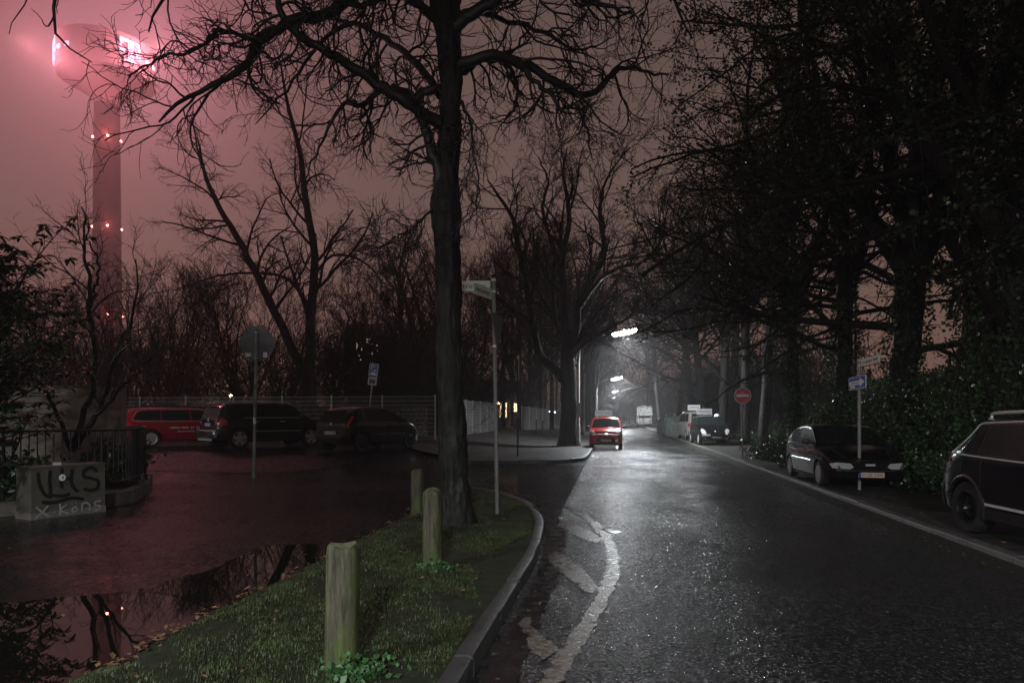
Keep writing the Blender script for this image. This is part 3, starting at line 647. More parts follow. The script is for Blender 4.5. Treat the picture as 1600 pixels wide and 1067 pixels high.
ivy_tree('broad ivy-clad trunk right of the one-way sign post', 1402, 18.5, 15, .36, 103, (.3, -1.5), 6, 5.0, (6, 3), ivy_r=.22)
ivy_tree('large ivy-clad tree leaning over the right edge above the parked off-roader', 1570, 15, 15, .42, 104, (-1.0, -2), 6, 5.5, (6, 3), ivy_r=.35)
ivy_tree('ivy-clad tree farther up the bank at the right edge', 1520, 23, 16, .3, 105, (-.5, -1), 5, 5, (6, 3), ivy_r=.4)
# ------------------------------------------------------------------ street lamps
M['lampglow'] = mat('fluorescent_tube', (.8, .8, .8), .3, emit=(.92, .97, 1.0), es=45)
M['lampfar'] = mat('sodium_glow', (.8, .6, .4), .3, emit=(1.0, .62, .30), es=30)
def street_lamp(label, y, first=None, energy=1600, s0=-1.75):
    """pole on the left footway, bent arm and a long luminaire over the road"""
    x0 = s0 + .145 * y; z0 = float(rise(x0, y)) + .10
    t = thing('street_lamp', label, 'street lamp', (x0, y, z0), 0, 'street lamps along the left footway')
    if first:
        for ch in first.children:
            c = ch.copy(); COL.objects.link(c); c.parent = t
            for g in ch.children: d = g.copy(); COL.objects.link(d); d.parent = c
    else:
        mb = MB(); mb.tube([(0, 0, 0), (0, 0, 1.0), (0, 0, 1.02), (0, 0, 4.4)], [.09, .09, .065, .055], 14, True)
        mb.build('pole', M['greypole'], t, 40)
        mb = MB(); mb.tube([(0, 0, 4.3), (.04, 0, 4.9), (.25, 0, 5.4), (.7, -.02, 5.72), (1.5, -.04, 5.93), (2.1, -.05, 6.05)], [.05, .045, .04, .036, .032, .03], 10)
        mb.build('arm', M['greypole'], t, 40)
        Q = Matrix.Rotation(-.22, 3, 'Y')
        mb = MB(); mb.box((2.45, -.06, 6.14), (1.35, .30, .10), M=Q, taper=.8); h = mb.build('luminaire_housing', M['galv'], t)
        mb = MB(); mb.lathe([(.001, -.68), (.06, -.66), (.10, -.58), (.13, -.4), (.14, 0), (.13, .4), (.10, .58), (.06, .66), (.001, .68)], 16, 'X'); mb.v = [tuple(Q @ Vector((v[0], v[1] * 1.15, v[2] * 1.25)) + Vector((2.47, -.06, 6.03))) for v in mb.v]; mb.build('diffuser', M['lampglow'], h, 60)
        mb = MB(); mb.box((.07, -.02, 1.9), (.12, .16, .6)); mb.build('junction_box', M['signgrey'], t)
    w = lamp_light('street_lamp_light', 'AREA', (x0 + 2.47, y - .06, z0 + 5.98), energy, (.90, .96, 1.0), shape='RECTANGLE', size=1.1, size_y=.22)
    w.parent = t; w.matrix_parent_inverse = Matrix.Identity(4); w.location = (2.47, -.06, 5.83); w.rotation_euler = (0, -.22, 0); w.data.spread = R(170)
    w = lamp_light('street_lamp_glow', 'POINT', (0, 0, 0), energy * (.32 if y > 0 else .05), (.90, .96, 1.0), shadow_soft_size=.12); w.parent = t; w.matrix_parent_inverse = Matrix.Identity(4); w.location = (2.47, -.06, 5.76)
    return t
L0 = street_lamp('tall street lamp with long white luminaire right behind the thick corner tree', 37.0)
for k, (y, e, lb) in enumerate(((84, 2300, 'second white street lamp down the street'), (131, 2300, 'third white street lamp down the street'), (175, 2300, 'fourth white street lamp down the street'), (-8.5, 2300, 'street lamp standing behind the viewer'))):
    street_lamp(lb, y, L0, e)

t = dup(L0, (-12.5, -4.0, 0), R(20), 'added unseen street lamp behind and left of the viewer, brightening cars and wall', group='street lamps along the left footway')  # extra lamp out of view, added to brighten cars, cabinet and wall
for c_ in list(t.children):
    if c_.type == 'LIGHT': c_.data = c_.data.copy(); c_.data.energy = 1500 if c_.data.type == 'AREA' else 60

t = dup(L0, (-15.6, 18.6, .1), R(200), 'added street lamp out of view on the left, brightening the parked cars', group='street lamps along the left footway')  # lamp added just outside the frame for highlights on the parked cars
for c_ in list(t.children):
    if c_.type == 'LIGHT': c_.data = c_.data.copy(); c_.data.energy = 620 if c_.data.type == 'AREA' else 60
# ------------------------------------------------------------------ text helper
def text_mesh(s, size, mtl, parent, loc, rot, name='lettering', extrude=.0015, width=None, align='CENTER', sx=1.0):
    cu = bpy.data.curves.new('t', 'FONT'); cu.body = s; cu.size = size; cu.extrude = extrude; cu.align_x = align; cu.align_y = 'CENTER'
    cu.resolution_u = 3
    o = bpy.data.objects.new('t', cu); COL.objects.link(o); dg = bpy.context.evaluated_depsgraph_get()
    me = bpy.data.meshes.new_from_object(o.evaluated_get(dg)); bpy.data.objects.remove(o); bpy.data.curves.remove(cu)
    if width:
        xs = [v.co.x for v in me.vertices]; k = width / (max(xs) - min(xs))
        for v in me.vertices: v.co.x *= k
    elif sx != 1:
        for v in me.vertices: v.co.x *= sx
    me.name = name; me.materials.clear(); r = link(name, me, mtl, parent); r.location = loc; r.rotation_euler = rot; return r

# ------------------------------------------------------------------ telecom tower in the fog
TY = 300.0; tx = at(167, 480, TY)[0]
tw = thing('telecom_tower', 'tall concrete telecom tower vanishing upward into pink fog', 'tower', (tx, TY, 0))
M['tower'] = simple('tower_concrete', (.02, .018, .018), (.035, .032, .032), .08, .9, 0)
M['pink'] = mat('lit_pink_letters', (.8, .5, .7), .4, emit=(1.0, .62, .88), es=1.7)
M['redlamp'] = mat('red_obstruction_lamp', (.8, .1, .1), .4, emit=(1.0, .22, .20), es=60)
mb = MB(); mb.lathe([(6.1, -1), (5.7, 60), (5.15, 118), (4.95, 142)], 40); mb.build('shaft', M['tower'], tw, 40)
mb = MB(); mb.lathe([(4.9, 137), (6, 140), (12, 144), (18, 147.5), (19, 148), (19, 162.5), (17, 163.5), (.3, 164)], 48); mb.build('observation_pod', simple('fog_blend_pod', (.29, .27, .27), (.38, .35, .35), .1, .9, 0), tw, 40)  # pod coloured pale to melt into the pink glow, standing in for fog
def logo(az):
    """serif T with two squares and two further dots, each letter flat on the tangent of the pod"""
    mb = MB()
    def place(poly, a0, off=0):
        # poly in (s along the tangent, z); bend round the pod
        vs = []
        for dr in (0.0, .5):
            for (s, z) in poly:
                a = a0 + (s) / 19.4; rr = 19.4 + dr
                vs.append((rr * math.sin(a), -rr * math.cos(a), z))
        n = len(poly); mb = MB(); mb.add(vs, [tuple(range(n))[::-1], tuple(range(n, 2 * n))] + [(i, (i + 1) % n, n + (i + 1) % n, n + i) for i in range(n)]); mb.build('illuminated_letter', M['pink'], tw)
    z0 = 150.4
    for q in ([(-1.0, z0 + .9), (1.0, z0 + .9), (1.0, z0 + 8.6), (-1.0, z0 + 8.6)], [(-2.6, z0), (2.6, z0), (2.6, z0 + .9), (-2.6, z0 + .9)], [(-4.2, z0 + 8.6), (4.2, z0 + 8.6), (4.2, z0 + 9.8), (-4.2, z0 + 9.8)],
              [(-4.2, z0 + 6.2), (-3.6, z0 + 6.2), (-3.1, z0 + 7.8), (-2.0, z0 + 8.6), (-4.2, z0 + 8.6)], [(4.2, z0 + 6.2), (4.2, z0 + 8.6), (2.0, z0 + 8.6), (3.1, z0 + 7.8), (3.6, z0 + 6.2)],
              [(-4.2, z0 + 3.3), (-2.3, z0 + 3.3), (-2.3, z0 + 5.0), (-4.2, z0 + 5.0)], [(2.3, z0 + 3.3), (4.2, z0 + 3.3), (4.2, z0 + 5.0), (2.3, z0 + 5.0)],
              [(7.2, z0 + 3.3), (9.1, z0 + 3.3), (9.1, z0 + 5.0), (7.2, z0 + 5.0)], [(12.2, z0 + 3.3), (14.1, z0 + 3.3), (14.1, z0 + 5.0), (12.2, z0 + 5.0)]):
        place(q, az)
ca = math.atan2(tx, -TY) ; face = -math.atan2(-tx, TY) * -1   # azimuth that looks back to the camera
logo(face + R(26)); logo(face - R(86))
for az, e, lr, lz in ((face + R(36), 72000, 30, 155), (face - R(84), 36000, 28, 155), (face - R(22), 52000, 40, 136)):  # third lamp belongs to no sign, added to light the pod from below
    w = lamp_light('sign_and_fill_light', 'POINT', (tx + lr * math.sin(az), TY - lr * math.cos(az), lz), e, (1.0, .27, .34), shadow_soft_size=4.0)
for z, es in ((122.5, 1.0), (83.5, 1.0), (45, .8)):
    r = np.interp(z, [-1, 60, 118, 152], [6.1, 5.7, 5.15, 4.9]) + .25
    for k in range(4):
        a = face + R((-84, 2, 80, 170)[k])
        mb = MB(); mb.lathe([(.02, -.35), (.3, -.3), (.38, 0), (.3, .3), (.02, .35)], 8, c=(r * math.sin(a), -r * math.cos(a), z)); mb.build('obstruction_lamp', M['redlamp'], tw, 60)
    w = lamp_light('obstruction_light', 'POINT', (tx + (r + 2) * math.sin(face), TY - (r + 2) * math.cos(face), z), 2500 * (3 if z > 100 else 1), (1, .15, .12), shadow_soft_size=.5)

# ------------------------------------------------------------------ wooden bollards in the verge
def bollard(label, u, v, h, r, seed, lean=(0, 0)):
    x, y = gp(u, v, .06); t = thing('wooden_bollard', label, 'bollard', (x, y, .05), 0, 'wooden bollards along the verge')
    rg = np.random.default_rng(seed); n = 40; hs = [-.1, 0, .06, .15, .3, .45, .6, h - .07, h - .035, h - .012, h]; V = []
    ph = rg.uniform(0, 6, 4)
    for i, z in enumerate(hs):
        th = 2 * np.pi * np.arange(n) / n; rr = r * (1 + .03 * np.sin(3 * th + ph[0]) + .022 * np.sin(7 * th + ph[1] + z) + .012 * rg.normal(0, 1, n))
        if i >= 8: rr = rr * (.975, .90, .74)[i - 8]
        if 1 <= i <= 2: rr = rr * 1.03
        zz = z + (.012 * np.sin(2 * th + ph[2]) if i >= 7 else 0)
        V += list(np.stack([rr * np.cos(th) + lean[0] * z, rr * np.sin(th) + lean[1] * z, np.full(n, 0) + zz], 1))
    mb = MB(); f = []
    for i in range(len(hs) - 1):
        for k in range(n): f.append((i * n + k, i * n + (k + 1) % n, (i + 1) * n + (k + 1) % n, (i + 1) * n + k))
    mb.add(V, f); mb.build('post', M['bollard'], t, 50)
    m2 = MB(); th = 2 * np.pi * np.arange(n) / n; top = [(V[-n + k]) for k in range(n)]; m2.add(top + [(lean[0] * h, lean[1] * h, h + .003)], [(k, (k + 1) % n, n) for k in range(n)]); m2.build('end_grain', M['endgrain'], t, 50)
    return t
m = mat('mossy_timber', (.1, .1, .05), .7, 0, .3); n = NT(m)
g = n.noise(26, 6, .7, stretch=(1, 1, .12)); moss = n.noise(4.5, 5, .6, stretch=(1, 1, .45))
c1 = n.ramp(g, [(.3, (.018, .016, .011)), (.48, (.06, .054, .033)), (.72, (.135, .12, .075))]); c2 = n.ramp(g, [(.3, (.022, .032, .008)), (.7, (.10, .13, .032))])
n.set('Base Color', n.mix(n.mapr(moss, .42, .58, 0, 1), c1, c2)); b = n.bump(g, .012); n.bump(n.noise(120, 3), .002, 1, b); M['bollard'] = m
m = mat('sawn_end_grain', (.1, .1, .05), .7, 0, .3); n = NT(m); n.set('Base Color', n.ramp(n.noise(14, 4), [(.3, (.08, .09, .04)), (.7, (.25, .25, .15))])); n.bump(n.noise(40), .004); M['endgrain'] = m
bollard('nearest mossy wooden bollard in the grass at the bottom of the photo', 533, 1048, .80, .103, 1, (.02, 0))
bollard('bright mossy wooden bollard in the grass just left of the big trunk', 675, 893, .845, .097, 2, (-.0, 0))
bollard('dark wooden bollard farthest away, left edge of the big trunk', 652, 803, .72, .105, 3)

# ------------------------------------------------------------------ grass, weeds, litter
rng = np.random.default_rng(8)
def blades(name, X, Y, Z, hgt, wid, m, label, seed=0, lean=1.1):
    rng = np.random.default_rng(seed); n = len(X); a = rng.uniform(0, 6.283, n); d = np.stack([np.cos(a), np.sin(a), 0 * a], 1); s = np.stack([-np.sin(a), np.cos(a), 0 * a], 1)
    h = (hgt * rng.uniform(.4, 1.3, n))[:, None]; w = (wid * rng.uniform(.6, 1.3, n))[:, None]; l = (lean * rng.uniform(.2, 1.3, n))[:, None]
    B = np.stack([X, Y, Z], 1); up = np.array([0, 0, 1.])
    V = np.stack([B - s * w, B + s * w, B + d * h * l * .35 + up * h * .6 + s * w * .8, B + d * h * l * .35 + up * h * .6 - s * w * .8, B + d * h * l + up * h * (1.05 - .35 * l)], 1).reshape(-1, 3)
    i = np.arange(n)[:, None] * 5
    o = link(name, npmesh(name, V, i + [0, 1, 2, 3], i + [3, 2, 4]), m); tag(o, label, 'grass', kind='stuff'); return o
N = 380000; X = rng.uniform(-3.6, .7, N); Y = rng.uniform(2.6, 13.6, N) 
den = np.sin(X * 4.1 + 2 * np.sin(Y * 1.7)) + np.sin(Y * 3.3 + X * 2.0) + .8 * np.sin(X * 9 + Y * 7.3) + rng.normal(0, .7, N)
dl = dpoly(X, Y, isl_l); dr = dpoly(X, Y, isl_r)
k = inpoly(X, Y, isl) & (dr > .16 + .28 * np.clip(np.sin(Y * 1.1) + .3, 0, 1) * (Y < 9)) & (dl > .04) & (den > -.45) & (rng.random(N) < np.clip(10 / (Y + 1.5), .3, 1))
X, Y, dl = X[k], Y[k], dl[k]; Z = .004 + .095 * sst(0, .45, dl) + .02 * np.sin(3 * X + 1.7 * Y) * sst(0, .5, dl) - .004
blades('grass', X, Y, Z, .030, .0026, M['grass'], 'short tufted green grass on the verge', 3)
def weeds(label, cx, cy, z, n, sp, seed, size=.035):
    rng = np.random.default_rng(seed); C = np.stack([cx + rng.normal(0, sp, n), cy + rng.normal(0, sp, n), z + np.abs(rng.normal(0, .05, n))], 1)
    o = leaves('weed_clump', C, size, M['weed'], None, seed, 1.3); tag(o, label, 'weeds', kind='stuff'); return o
M['weed'] = leafm('weed_leaf', (.025, .07, .02), (.07, .15, .05), .5, .4)
bx, by = gp(533, 1048, .06); weeds('low green weeds at the foot of the nearest bollard', bx + .1, by - .09, .07, 420, .10, 3)
bx, by = gp(675, 893, .06); weeds('low green weeds at the foot of the bright mossy bollard', bx + .02, by - .1, .08, 260, .10, 4)
def litter(name, label, X, Y, Z, size, seed, m=None):
    rng = np.random.default_rng(seed); n = len(X); a = rng.uniform(0, 6.28, n); s = size * rng.uniform(.5, 1.3, n)
    d = np.stack([np.cos(a), np.sin(a), rng.normal(0, .18, n)], 1); b = np.stack([-np.sin(a), np.cos(a), rng.normal(0, .2, n)], 1); C = np.stack([X, Y, Z + .006 + .2 * s], 1); s = s[:, None]
    V = np.stack([C - d * s, C - b * s * .55 + [0, 0, .15] * s, C + d * s, C + b * s * .55 + [0, 0, .15] * s], 1).reshape(-1, 3); i = np.arange(n)[:, None] * 4
    o = link(name, npmesh(name, V, None, np.concatenate([i + [0, 1, 2], i + [0, 2, 3]])), m or M['litter']); tag(o, label, 'leaves', kind='stuff'); return o
N = 90; X = rng.uniform(-10, -1.5, N); Y = rng.uniform(4, 17, N); litter('fallen_leaves', 'scattered dead leaves on the wet footpath', X, Y, rise(X, Y) + .002, .022, 5)
N = 60; X = rng.uniform(.8, 6, N); Y = rng.uniform(3.5, 14, N); litter('fallen_leaves', 'scattered dead leaves and twigs on the road', X, Y, X * 0 + .002, .018, 6)
i = rng.integers(4, len(isl_l) - 10, 190); P = np.array(isl_l)[i] + rng.normal(0, .05, (190, 2)); litter('fallen_leaves', 'dead leaves washed up between puddle and grass', P[:, 0], P[:, 1], 0 * i + .012, .03, 7)
N = 120; X = rng.uniform(-2.6, -.1, N); Y = rng.uniform(3.4, 12, N); k = inpoly(X, Y, isl); litter('fallen_leaves', 'dead leaves lying in the grass', X[k], Y[k], X[k] * 0 + .13, .024, 8)
N = 500; S_ = rng.uniform(4.8, 9, N); Y = rng.uniform(7, 45, N); X = S_ + .145 * Y; litter('fallen_leaves', 'dead leaves on the dirt of the parking strip', X, Y, gz(X, Y), .035, 9)

N = 420; Y = rng.uniform(6, 40, N); S_ = 4.45 - np.abs(rng.normal(0, .12, N)); X = S_ + .145 * Y; litter('fallen_leaves', 'dead leaves caught along the right kerb', X, Y, camber(X, Y) + .002, .025, 10)
i = rng.integers(6, len(isl_r) - 16, 160); P = np.array(isl_r)[i] + np.stack([rng.uniform(.02, .35, 160), rng.normal(0, .1, 160)], 1); litter('fallen_leaves', 'dead leaves and grit in the gutter of the verge', P[:, 0], P[:, 1], 0 * i + .004, .02, 11)
# ------------------------------------------------------------------ signs and posts
def post(t, h, r, m, lean=(0, 0), sides=16, cap=True):
    mb = MB(); mb.tube([(0, 0, -.08), (lean[0] * h * .5, lean[1] * h * .5, h * .5), (lean[0] * h, lean[1] * h, h)], r, sides); o = mb.build('post', m, t, 40)
    if cap:
        c = MB(); c.lathe([(r * 1.12, -.03), (r * 1.12, .012), (r * .6, .022), (.001, .024)], 14, c=(lean[0] * h, lean[1] * h, h)); c.build('post_cap', M['black'], t, 40)
    return o
def rbox(w, h, r=.03, n=5):
    out = []
    for cx, cy, a0 in ((w / 2 - r, h / 2 - r, 0), (-w / 2 + r, h / 2 - r, 90), (-w / 2 + r, -h / 2 + r, 180), (w / 2 - r, -h / 2 + r, 270)):
        for k in range(n + 1): a = R(a0 + 90 * k / n); out.append((cx + r * math.cos(a), cy + r * math.sin(a)))
    return out
def plate(name, poly, th, m, parent, loc, rot=(0, 0, 0), smooth=None):
    """flat plate in its local XZ plane, facing -Y"""
    mb = MB(); n = len(poly); mb.add([(p[0], 0, p[1]) for p in poly] + [(p[0], th, p[1]) for p in poly], [tuple(range(n)), tuple(range(n, 2 * n))[::-1]] + [(i, n + i, n + (i + 1) % n, (i + 1) % n) for i in range(n)])
    o = mb.build(name, m, parent); o.location = loc; o.rotation_euler = rot; return o
def disc(r, n=48): return [(r * math.cos(6.2832 * k / n), r * math.sin(6.2832 * k / n)) for k in range(n)]
def clamp(t, z, r, m=None, x=0, y=0, name='clamp'):
    mb = MB(); mb.lathe([(r + .001, -.018), (r + .008, -.018), (r + .008, .018), (r + .001, .018)], 16, c=(x, y, z)); mb.box((x, y - r - .012, z), (.05, .02, .03)); mb.build(name, m or M['galv'], t)
def hgt(u0, v1, x, y, z0): return at(u0, v1, y)[2] - z0
M['lensleg'] = M['ink']
cream = mat('aged_sign_cream', (.72, .72, .60), .45)
# street name post in the verge
x, y = gp(777, 803, .08); z0 = .07; hh = hgt(772, 431, x, y, z0)
lx = (at(771, 440, y)[0] - x) / hh
t = thing('street_name_post', 'tall grey steel post in the verge carrying two street name plates', 'signpost', (x, y, z0))
post(t, hh, .031, M['greypole'], (lx, 0))
def xz(z): return lx * z
zs = hgt(772, 445, x, y, z0)
g = thing('dummy', '', '', (0, 0, 0)); bpy.data.objects.remove(g)
def name_plate(t, txt, w, h, loc, rz, back=False):
    o = plate('name_plate', rbox(w, h, .012), .012, cream, t, loc, (0, 0, rz)); 
    text_mesh(txt, h * .62, M['ink'], o, (0, -.002, -.002), (math.pi / 2, 0, 0), extrude=.001, width=w * .84)
    for s in (-1, 1):
        pass
    return o
zc = hgt(750, 447, x, y, z0); pw = .60
name_plate(t, 'Hitze-Str.', .62, .165, (xz(zc) - .05 - .31, -.0, zc), R(-4))
zc2 = zc - .13
o = plate('name_plate', rbox(.60, .17, .012), .012, cream, t, (xz(zc2) - .03 - .60 * .5 * .42, -.60 * .5 * .90, zc2), (0, 0, R(65)))
text_mesh('Herkulesstr.', .10, M['ink'], o, (0, -.002, 0), (math.pi / 2, 0, 0), extrude=.001, width=.5)
for z in (hgt(772, 494, x, y, z0), hgt(772, 541, x, y, z0)): clamp(t, z, .031, x=xz(z))
for z in (zc + .09, zc - .09): clamp(t, z, .031, x=xz(z), m=M['galv'])
ze = hgt(775, 518, x, y, z0)
tri = [(-.32, .28), (.32, .28), (.0, -.30)]
o = plate('give_way_sign', [(-.30, .27), (.30, .27), (.33, .24), (.03, -.29), (-.03, -.29), (-.33, .24)], .012, M['signgrey'], t, (xz(ze) + .055, .02, ze), (0, 0, R(76)))
o2 = plate('octagon_face', [(-.30, .27), (.30, .27), (.33, .24), (.03, -.29), (-.03, -.29), (-.33, .24)], .002, M['red'], o, (0, .0125, 0))
# round sign seen from behind on the left
x, y = gp(396, 747); z0 = float(rise(x, y)); hh = hgt(400, 517, x, y, z0)
t = thing('round_sign_post', 'round traffic sign seen from its grey back, by the wet footpath', 'traffic sign', (x, y, z0)); lx = (at(401, 520, y)[0] - x) / hh
post(t, hh, .036, M['greypole'], (lx, 0))
zc = hgt(400, 537, x, y, z0); o = plate('sign_disc', disc(.42), .01, M['signgrey'], t, (lx * zc, .045, zc))
rim = MB(); rim.lathe([(.42, -.012), (.428, -.012), (.428, .014), (.42, .014)], 48, 'Y'); rim.build('rim', M['signgrey'], o, 40)
plate('sign_face', disc(.41), .002, M['red'], o, (0, .0105, 0)); plate('white_bar', rbox(.62, .13, .01), .002, M['white'], o, (0, .0127, 0))
for dx, w_ in ((-.23, .14), (.20, .10)): plate('sticker', rbox(w_, .09 if dx < 0 else .13, .004), .001, cream if dx < 0 else M['white'], o, (dx, -.0015, -.27))
for z in (hh - .03, zc - .36): clamp(t, z, .037, x=lx * z)
for z, hh_ in ((1.75, .25), (1.35, .16), (2.2, .12)): c = MB(); c.tube([(lx * z, 0, z), (lx * z, 0, z + hh_)], .038, 16); c.build('torn_sticker', M['white'] if z < 1.5 else M['signgrey'], t, 40)
# leaning parking sign
y = 27.5; x = at(575, 690, y)[0]; z0 = float(rise(x, y)); t = thing('parking_sign', 'blue parking sign with a smaller notice below, on a leaning striped post', 'traffic sign', (x, y, z0))
hh = hgt(583, 568, x, y, z0); lx = (at(585, 569, y)[0] - at(577, 640, y)[0]) / (at(585, 569, y)[2] - at(577, 640, y)[2]); x2 = at(577, 640, y)[0] - lx * (at(577, 640, y)[2] - z0) - x
t.location.x += x2; post(t, hh, .028, M['galv'], (lx, 0)); tilt = (0, math.atan(lx), 0)
zc = hh - .28; o = plate('parking_panel', rbox(.36, .56, .03), .012, M['white'], t, (lx * zc, -.045, zc), tilt); plate('panel_field', rbox(.33, .53, .025), .002, M['blue'], o, (0, -.0025, 0))
text_mesh('P', .28, M['white'], o, (-.05, -.006, .12), (math.pi / 2, 0, 0)); 
mb = MB(); mb.add([(-.14, 0, -.19), (.14, 0, -.19), (.14, 0, -.13), (.09, 0, -.12), (.05, 0, -.06), (-.05, 0, -.06), (-.09, 0, -.12), (-.14, 0, -.13)], [tuple(range(8))]); a_ = mb.build('car_symbol', M['white'], o); a_.location.y = -.006
mb = MB(); mb.add([(.0, 0, .0), (.05, 0, .03), (.05, 0, .012), (.13, 0, .012), (.13, 0, -.012), (.05, 0, -.012), (.05, 0, -.03)], [tuple(range(7))]); a_ = mb.build('arrow', M['white'], o); a_.location.y = -.006
z2 = hh - .72; o = plate('notice_panel', rbox(.34, .28, .02), .012, M['white'], t, (lx * z2, -.045, z2), tilt); plate('notice_field', rbox(.26, .20, .01), .002, M['signgrey'], o, (0, -.0025, 0)); text_mesh('Mo-Fr', .08, M['ink'], o, (0, -.006, .04), (math.pi / 2, 0, 0)); text_mesh('8-18 h', .07, M['ink'], o, (0, -.006, -.05), (math.pi / 2, 0, 0))
# no entry sign
x, y = gp(1160, 716); z0 = float(gz(np.float64(x), np.float64(y))); t = thing('no_entry_sign', 'round red no-entry sign with white bar on a thin post by the right kerb', 'traffic sign', (x, y, z0))
hh = hgt(1160, 610, x, y, z0); post(t, hh, .03, M['greypole']); zc = hgt(1160, 618, x, y, z0); rr_ = 12.6 / F * y
o = plate('sign_disc', disc(rr_), .01, M['white'], t, (0, -.045, zc), (0, 0, R(-12))); plate('red_field', disc(rr_ * .94), .002, M['red'], o, (0, -.0025, 0)); plate('white_bar', rbox(rr_ * 1.5, rr_ * .32, .01), .002, M['white'], o, (0, -.005, 0))
for z in (zc + .12, zc - .15): clamp(t, z, .03)
# one-way and street name post on the right
x, y = gp(1343, 764); z0 = float(gz(np.float64(x), np.float64(y))); hh = hgt(1345, 566, x, y, z0)
t = thing('one_way_sign_post', 'grey post with blue one-way arrow sign and a street name plate, before the dark hatchback', 'signpost', (x, y, z0)); post(t, hh, .036, M['greypole'])
zc = hgt(1343, 598, x, y, z0); sc_ = y / F
o = plate('one_way_panel', rbox(.80, .28, .03), .012, M['white'], t, (-.055, .0, zc), (0, R(-3), R(-92))); plate('panel_field', rbox(.775, .255, .025), .002, M['blue'], o, (0, -.0025, 0))
mb = MB(); mb.add([(-.36, 0, -.045), (.14, 0, -.045), (.14, 0, -.105), (.36, 0, 0), (.14, 0, .105), (.14, 0, .045), (-.36, 0, .045)], [tuple(range(7))]); a_ = mb.build('arrow', M['white'], o); a_.location.y = -.005
text_mesh('Einbahnstraße', .06, M['ink'], o, (-.09, -.0065, 0), (math.pi / 2, 0, 0), width=.36, extrude=.0005)
plate('sticker', rbox(.22, .05, .01), .001, M['white'], o, (-.2, -.005, -.085))
zc = hgt(1362, 567, x, y, z0); o = plate('name_plate', rbox(.66, .15, .01), .014, cream, t, (.38 * math.cos(R(-85)) , .38 * math.sin(R(-85)), zc + .02), (0, R(-6), R(-85))); text_mesh('Krefelder Wall', .09, M['ink'], o, (.0, -.003, 0), (math.pi / 2, 0, 0), width=.52, extrude=.001)
mb = MB(); mb.box((0, 0, zc - .0), (.07, .07, .17)); mb.build('plate_bracket', M['galv'], t)
# other bare poles
def bare_pole(label, u, v, vt, r, m, cap=False, cat='pole'):
    x, y = gp(u, v); z0 = float(gz(np.float64(x), np.float64(y))); t = thing('metal_pole', label, cat, (x, y, z0 + (.11 if u < 900 else 0)))
    hh = hgt(u, vt, x, y, z0); post(t, hh, r, m, cap=cap); return t, hh, x, y
t, hh, x, y = bare_pole('thin dark pole with a small box on the far corner footway', 809, 718, 566, .035, M['black_metal'])
mb = MB(); mb.box((0, -.05, 1.55), (.10, .06, .22)); mb.build('pole_box', M['signgrey'], t); mb = MB(); mb.tube([(.03, 0, 2.8), (.03, 0, 3.7)], .02, 8); mb.build('sleeve', M['galv'], t)
bare_pole('thin rusty brown pole behind the parked dark hatchback', 1402, 716, 592, .035, M['rust'])
for k, u in enumerate((848, 838, 860)):
    x, y = gp(u, 681 - 2 * k, .12); t = thing('footway_post', 'short dark post on the far footway, %s' % ('centre of three', 'left of three', 'right of three')[k], 'bollard', (x, y, float(rise(x, y)) + .11)); post(t, 1.0, .04, M['black_metal'])

# ------------------------------------------------------------------ wire fence round the car park
def fence(label, pts, hgt_, names='wire_fence', gap=2.5, z_off=0.0):
    A = np.array(pts, float); seg = np.linalg.norm(np.diff(A, axis=0), axis=1); Ls = np.concatenate([[0], np.cumsum(seg)]); tot = Ls[-1]; n = max(1, round(tot / gap))
    t = thing(names, label, 'fence', (A[0][0], A[0][1], 0)); B = MB()
    def pp(s): return np.array([np.interp(s, Ls, A[:, 0]), np.interp(s, Ls, A[:, 1])])
    for k in range(n):
        s0, s1 = tot * k / n, tot * (k + 1) / n; p, q = pp(s0) - A[0], pp(s1) - A[0]; za = float(rise(*pp(s0))) + z_off; zb = float(rise(*pp(s1))) + z_off
        for zz in np.arange(.05, hgt_ + .01, .2): B.tube([(p[0], p[1], za + zz), (q[0], q[1], zb + zz)], .009, 4, False)
        m_ = int(np.linalg.norm(q - p) / .05)
        for j in range(1, m_):
            f = j / m_; c = p + (q - p) * f; z = za + (zb - za) * f; B.tube([(c[0], c[1], z + .03), (c[0], c[1], z + hgt_ + .02)], .0030, 3, False)
    B.build('mesh_panel', M['galv'], t)
    for k in range(n + 1):
        p = pp(tot * k / n) - A[0]; z = float(rise(*pp(tot * k / n))) + z_off; b_ = MB(); b_.box((p[0], p[1] - .035, z + hgt_ / 2 + .03), (.06, .045, hgt_ + .1)); b_.build('fence_post', M['galv'], t)
    return t
fa = [at(150, 650, 34.0), at(267, 650, 33.2), at(424, 650, 32.4), at(592, 650, 31.4), at(680, 650, 31.0)]
fence('long galvanised wire mesh fence behind the parked cars', [p[:2] for p in fa], 2.05)
fence('short side run of wire mesh fence right of the big near trunk', [at(688, 650, 31.2)[:2], at(733, 650, 42)[:2], at(771, 650, 50)[:2]], 2.05)
fence('far wire mesh fence along the footway behind the thick corner tree', [at(815, 650, 52)[:2], at(850, 650, 60)[:2], at(884, 650, 72)[:2]], 1.9)

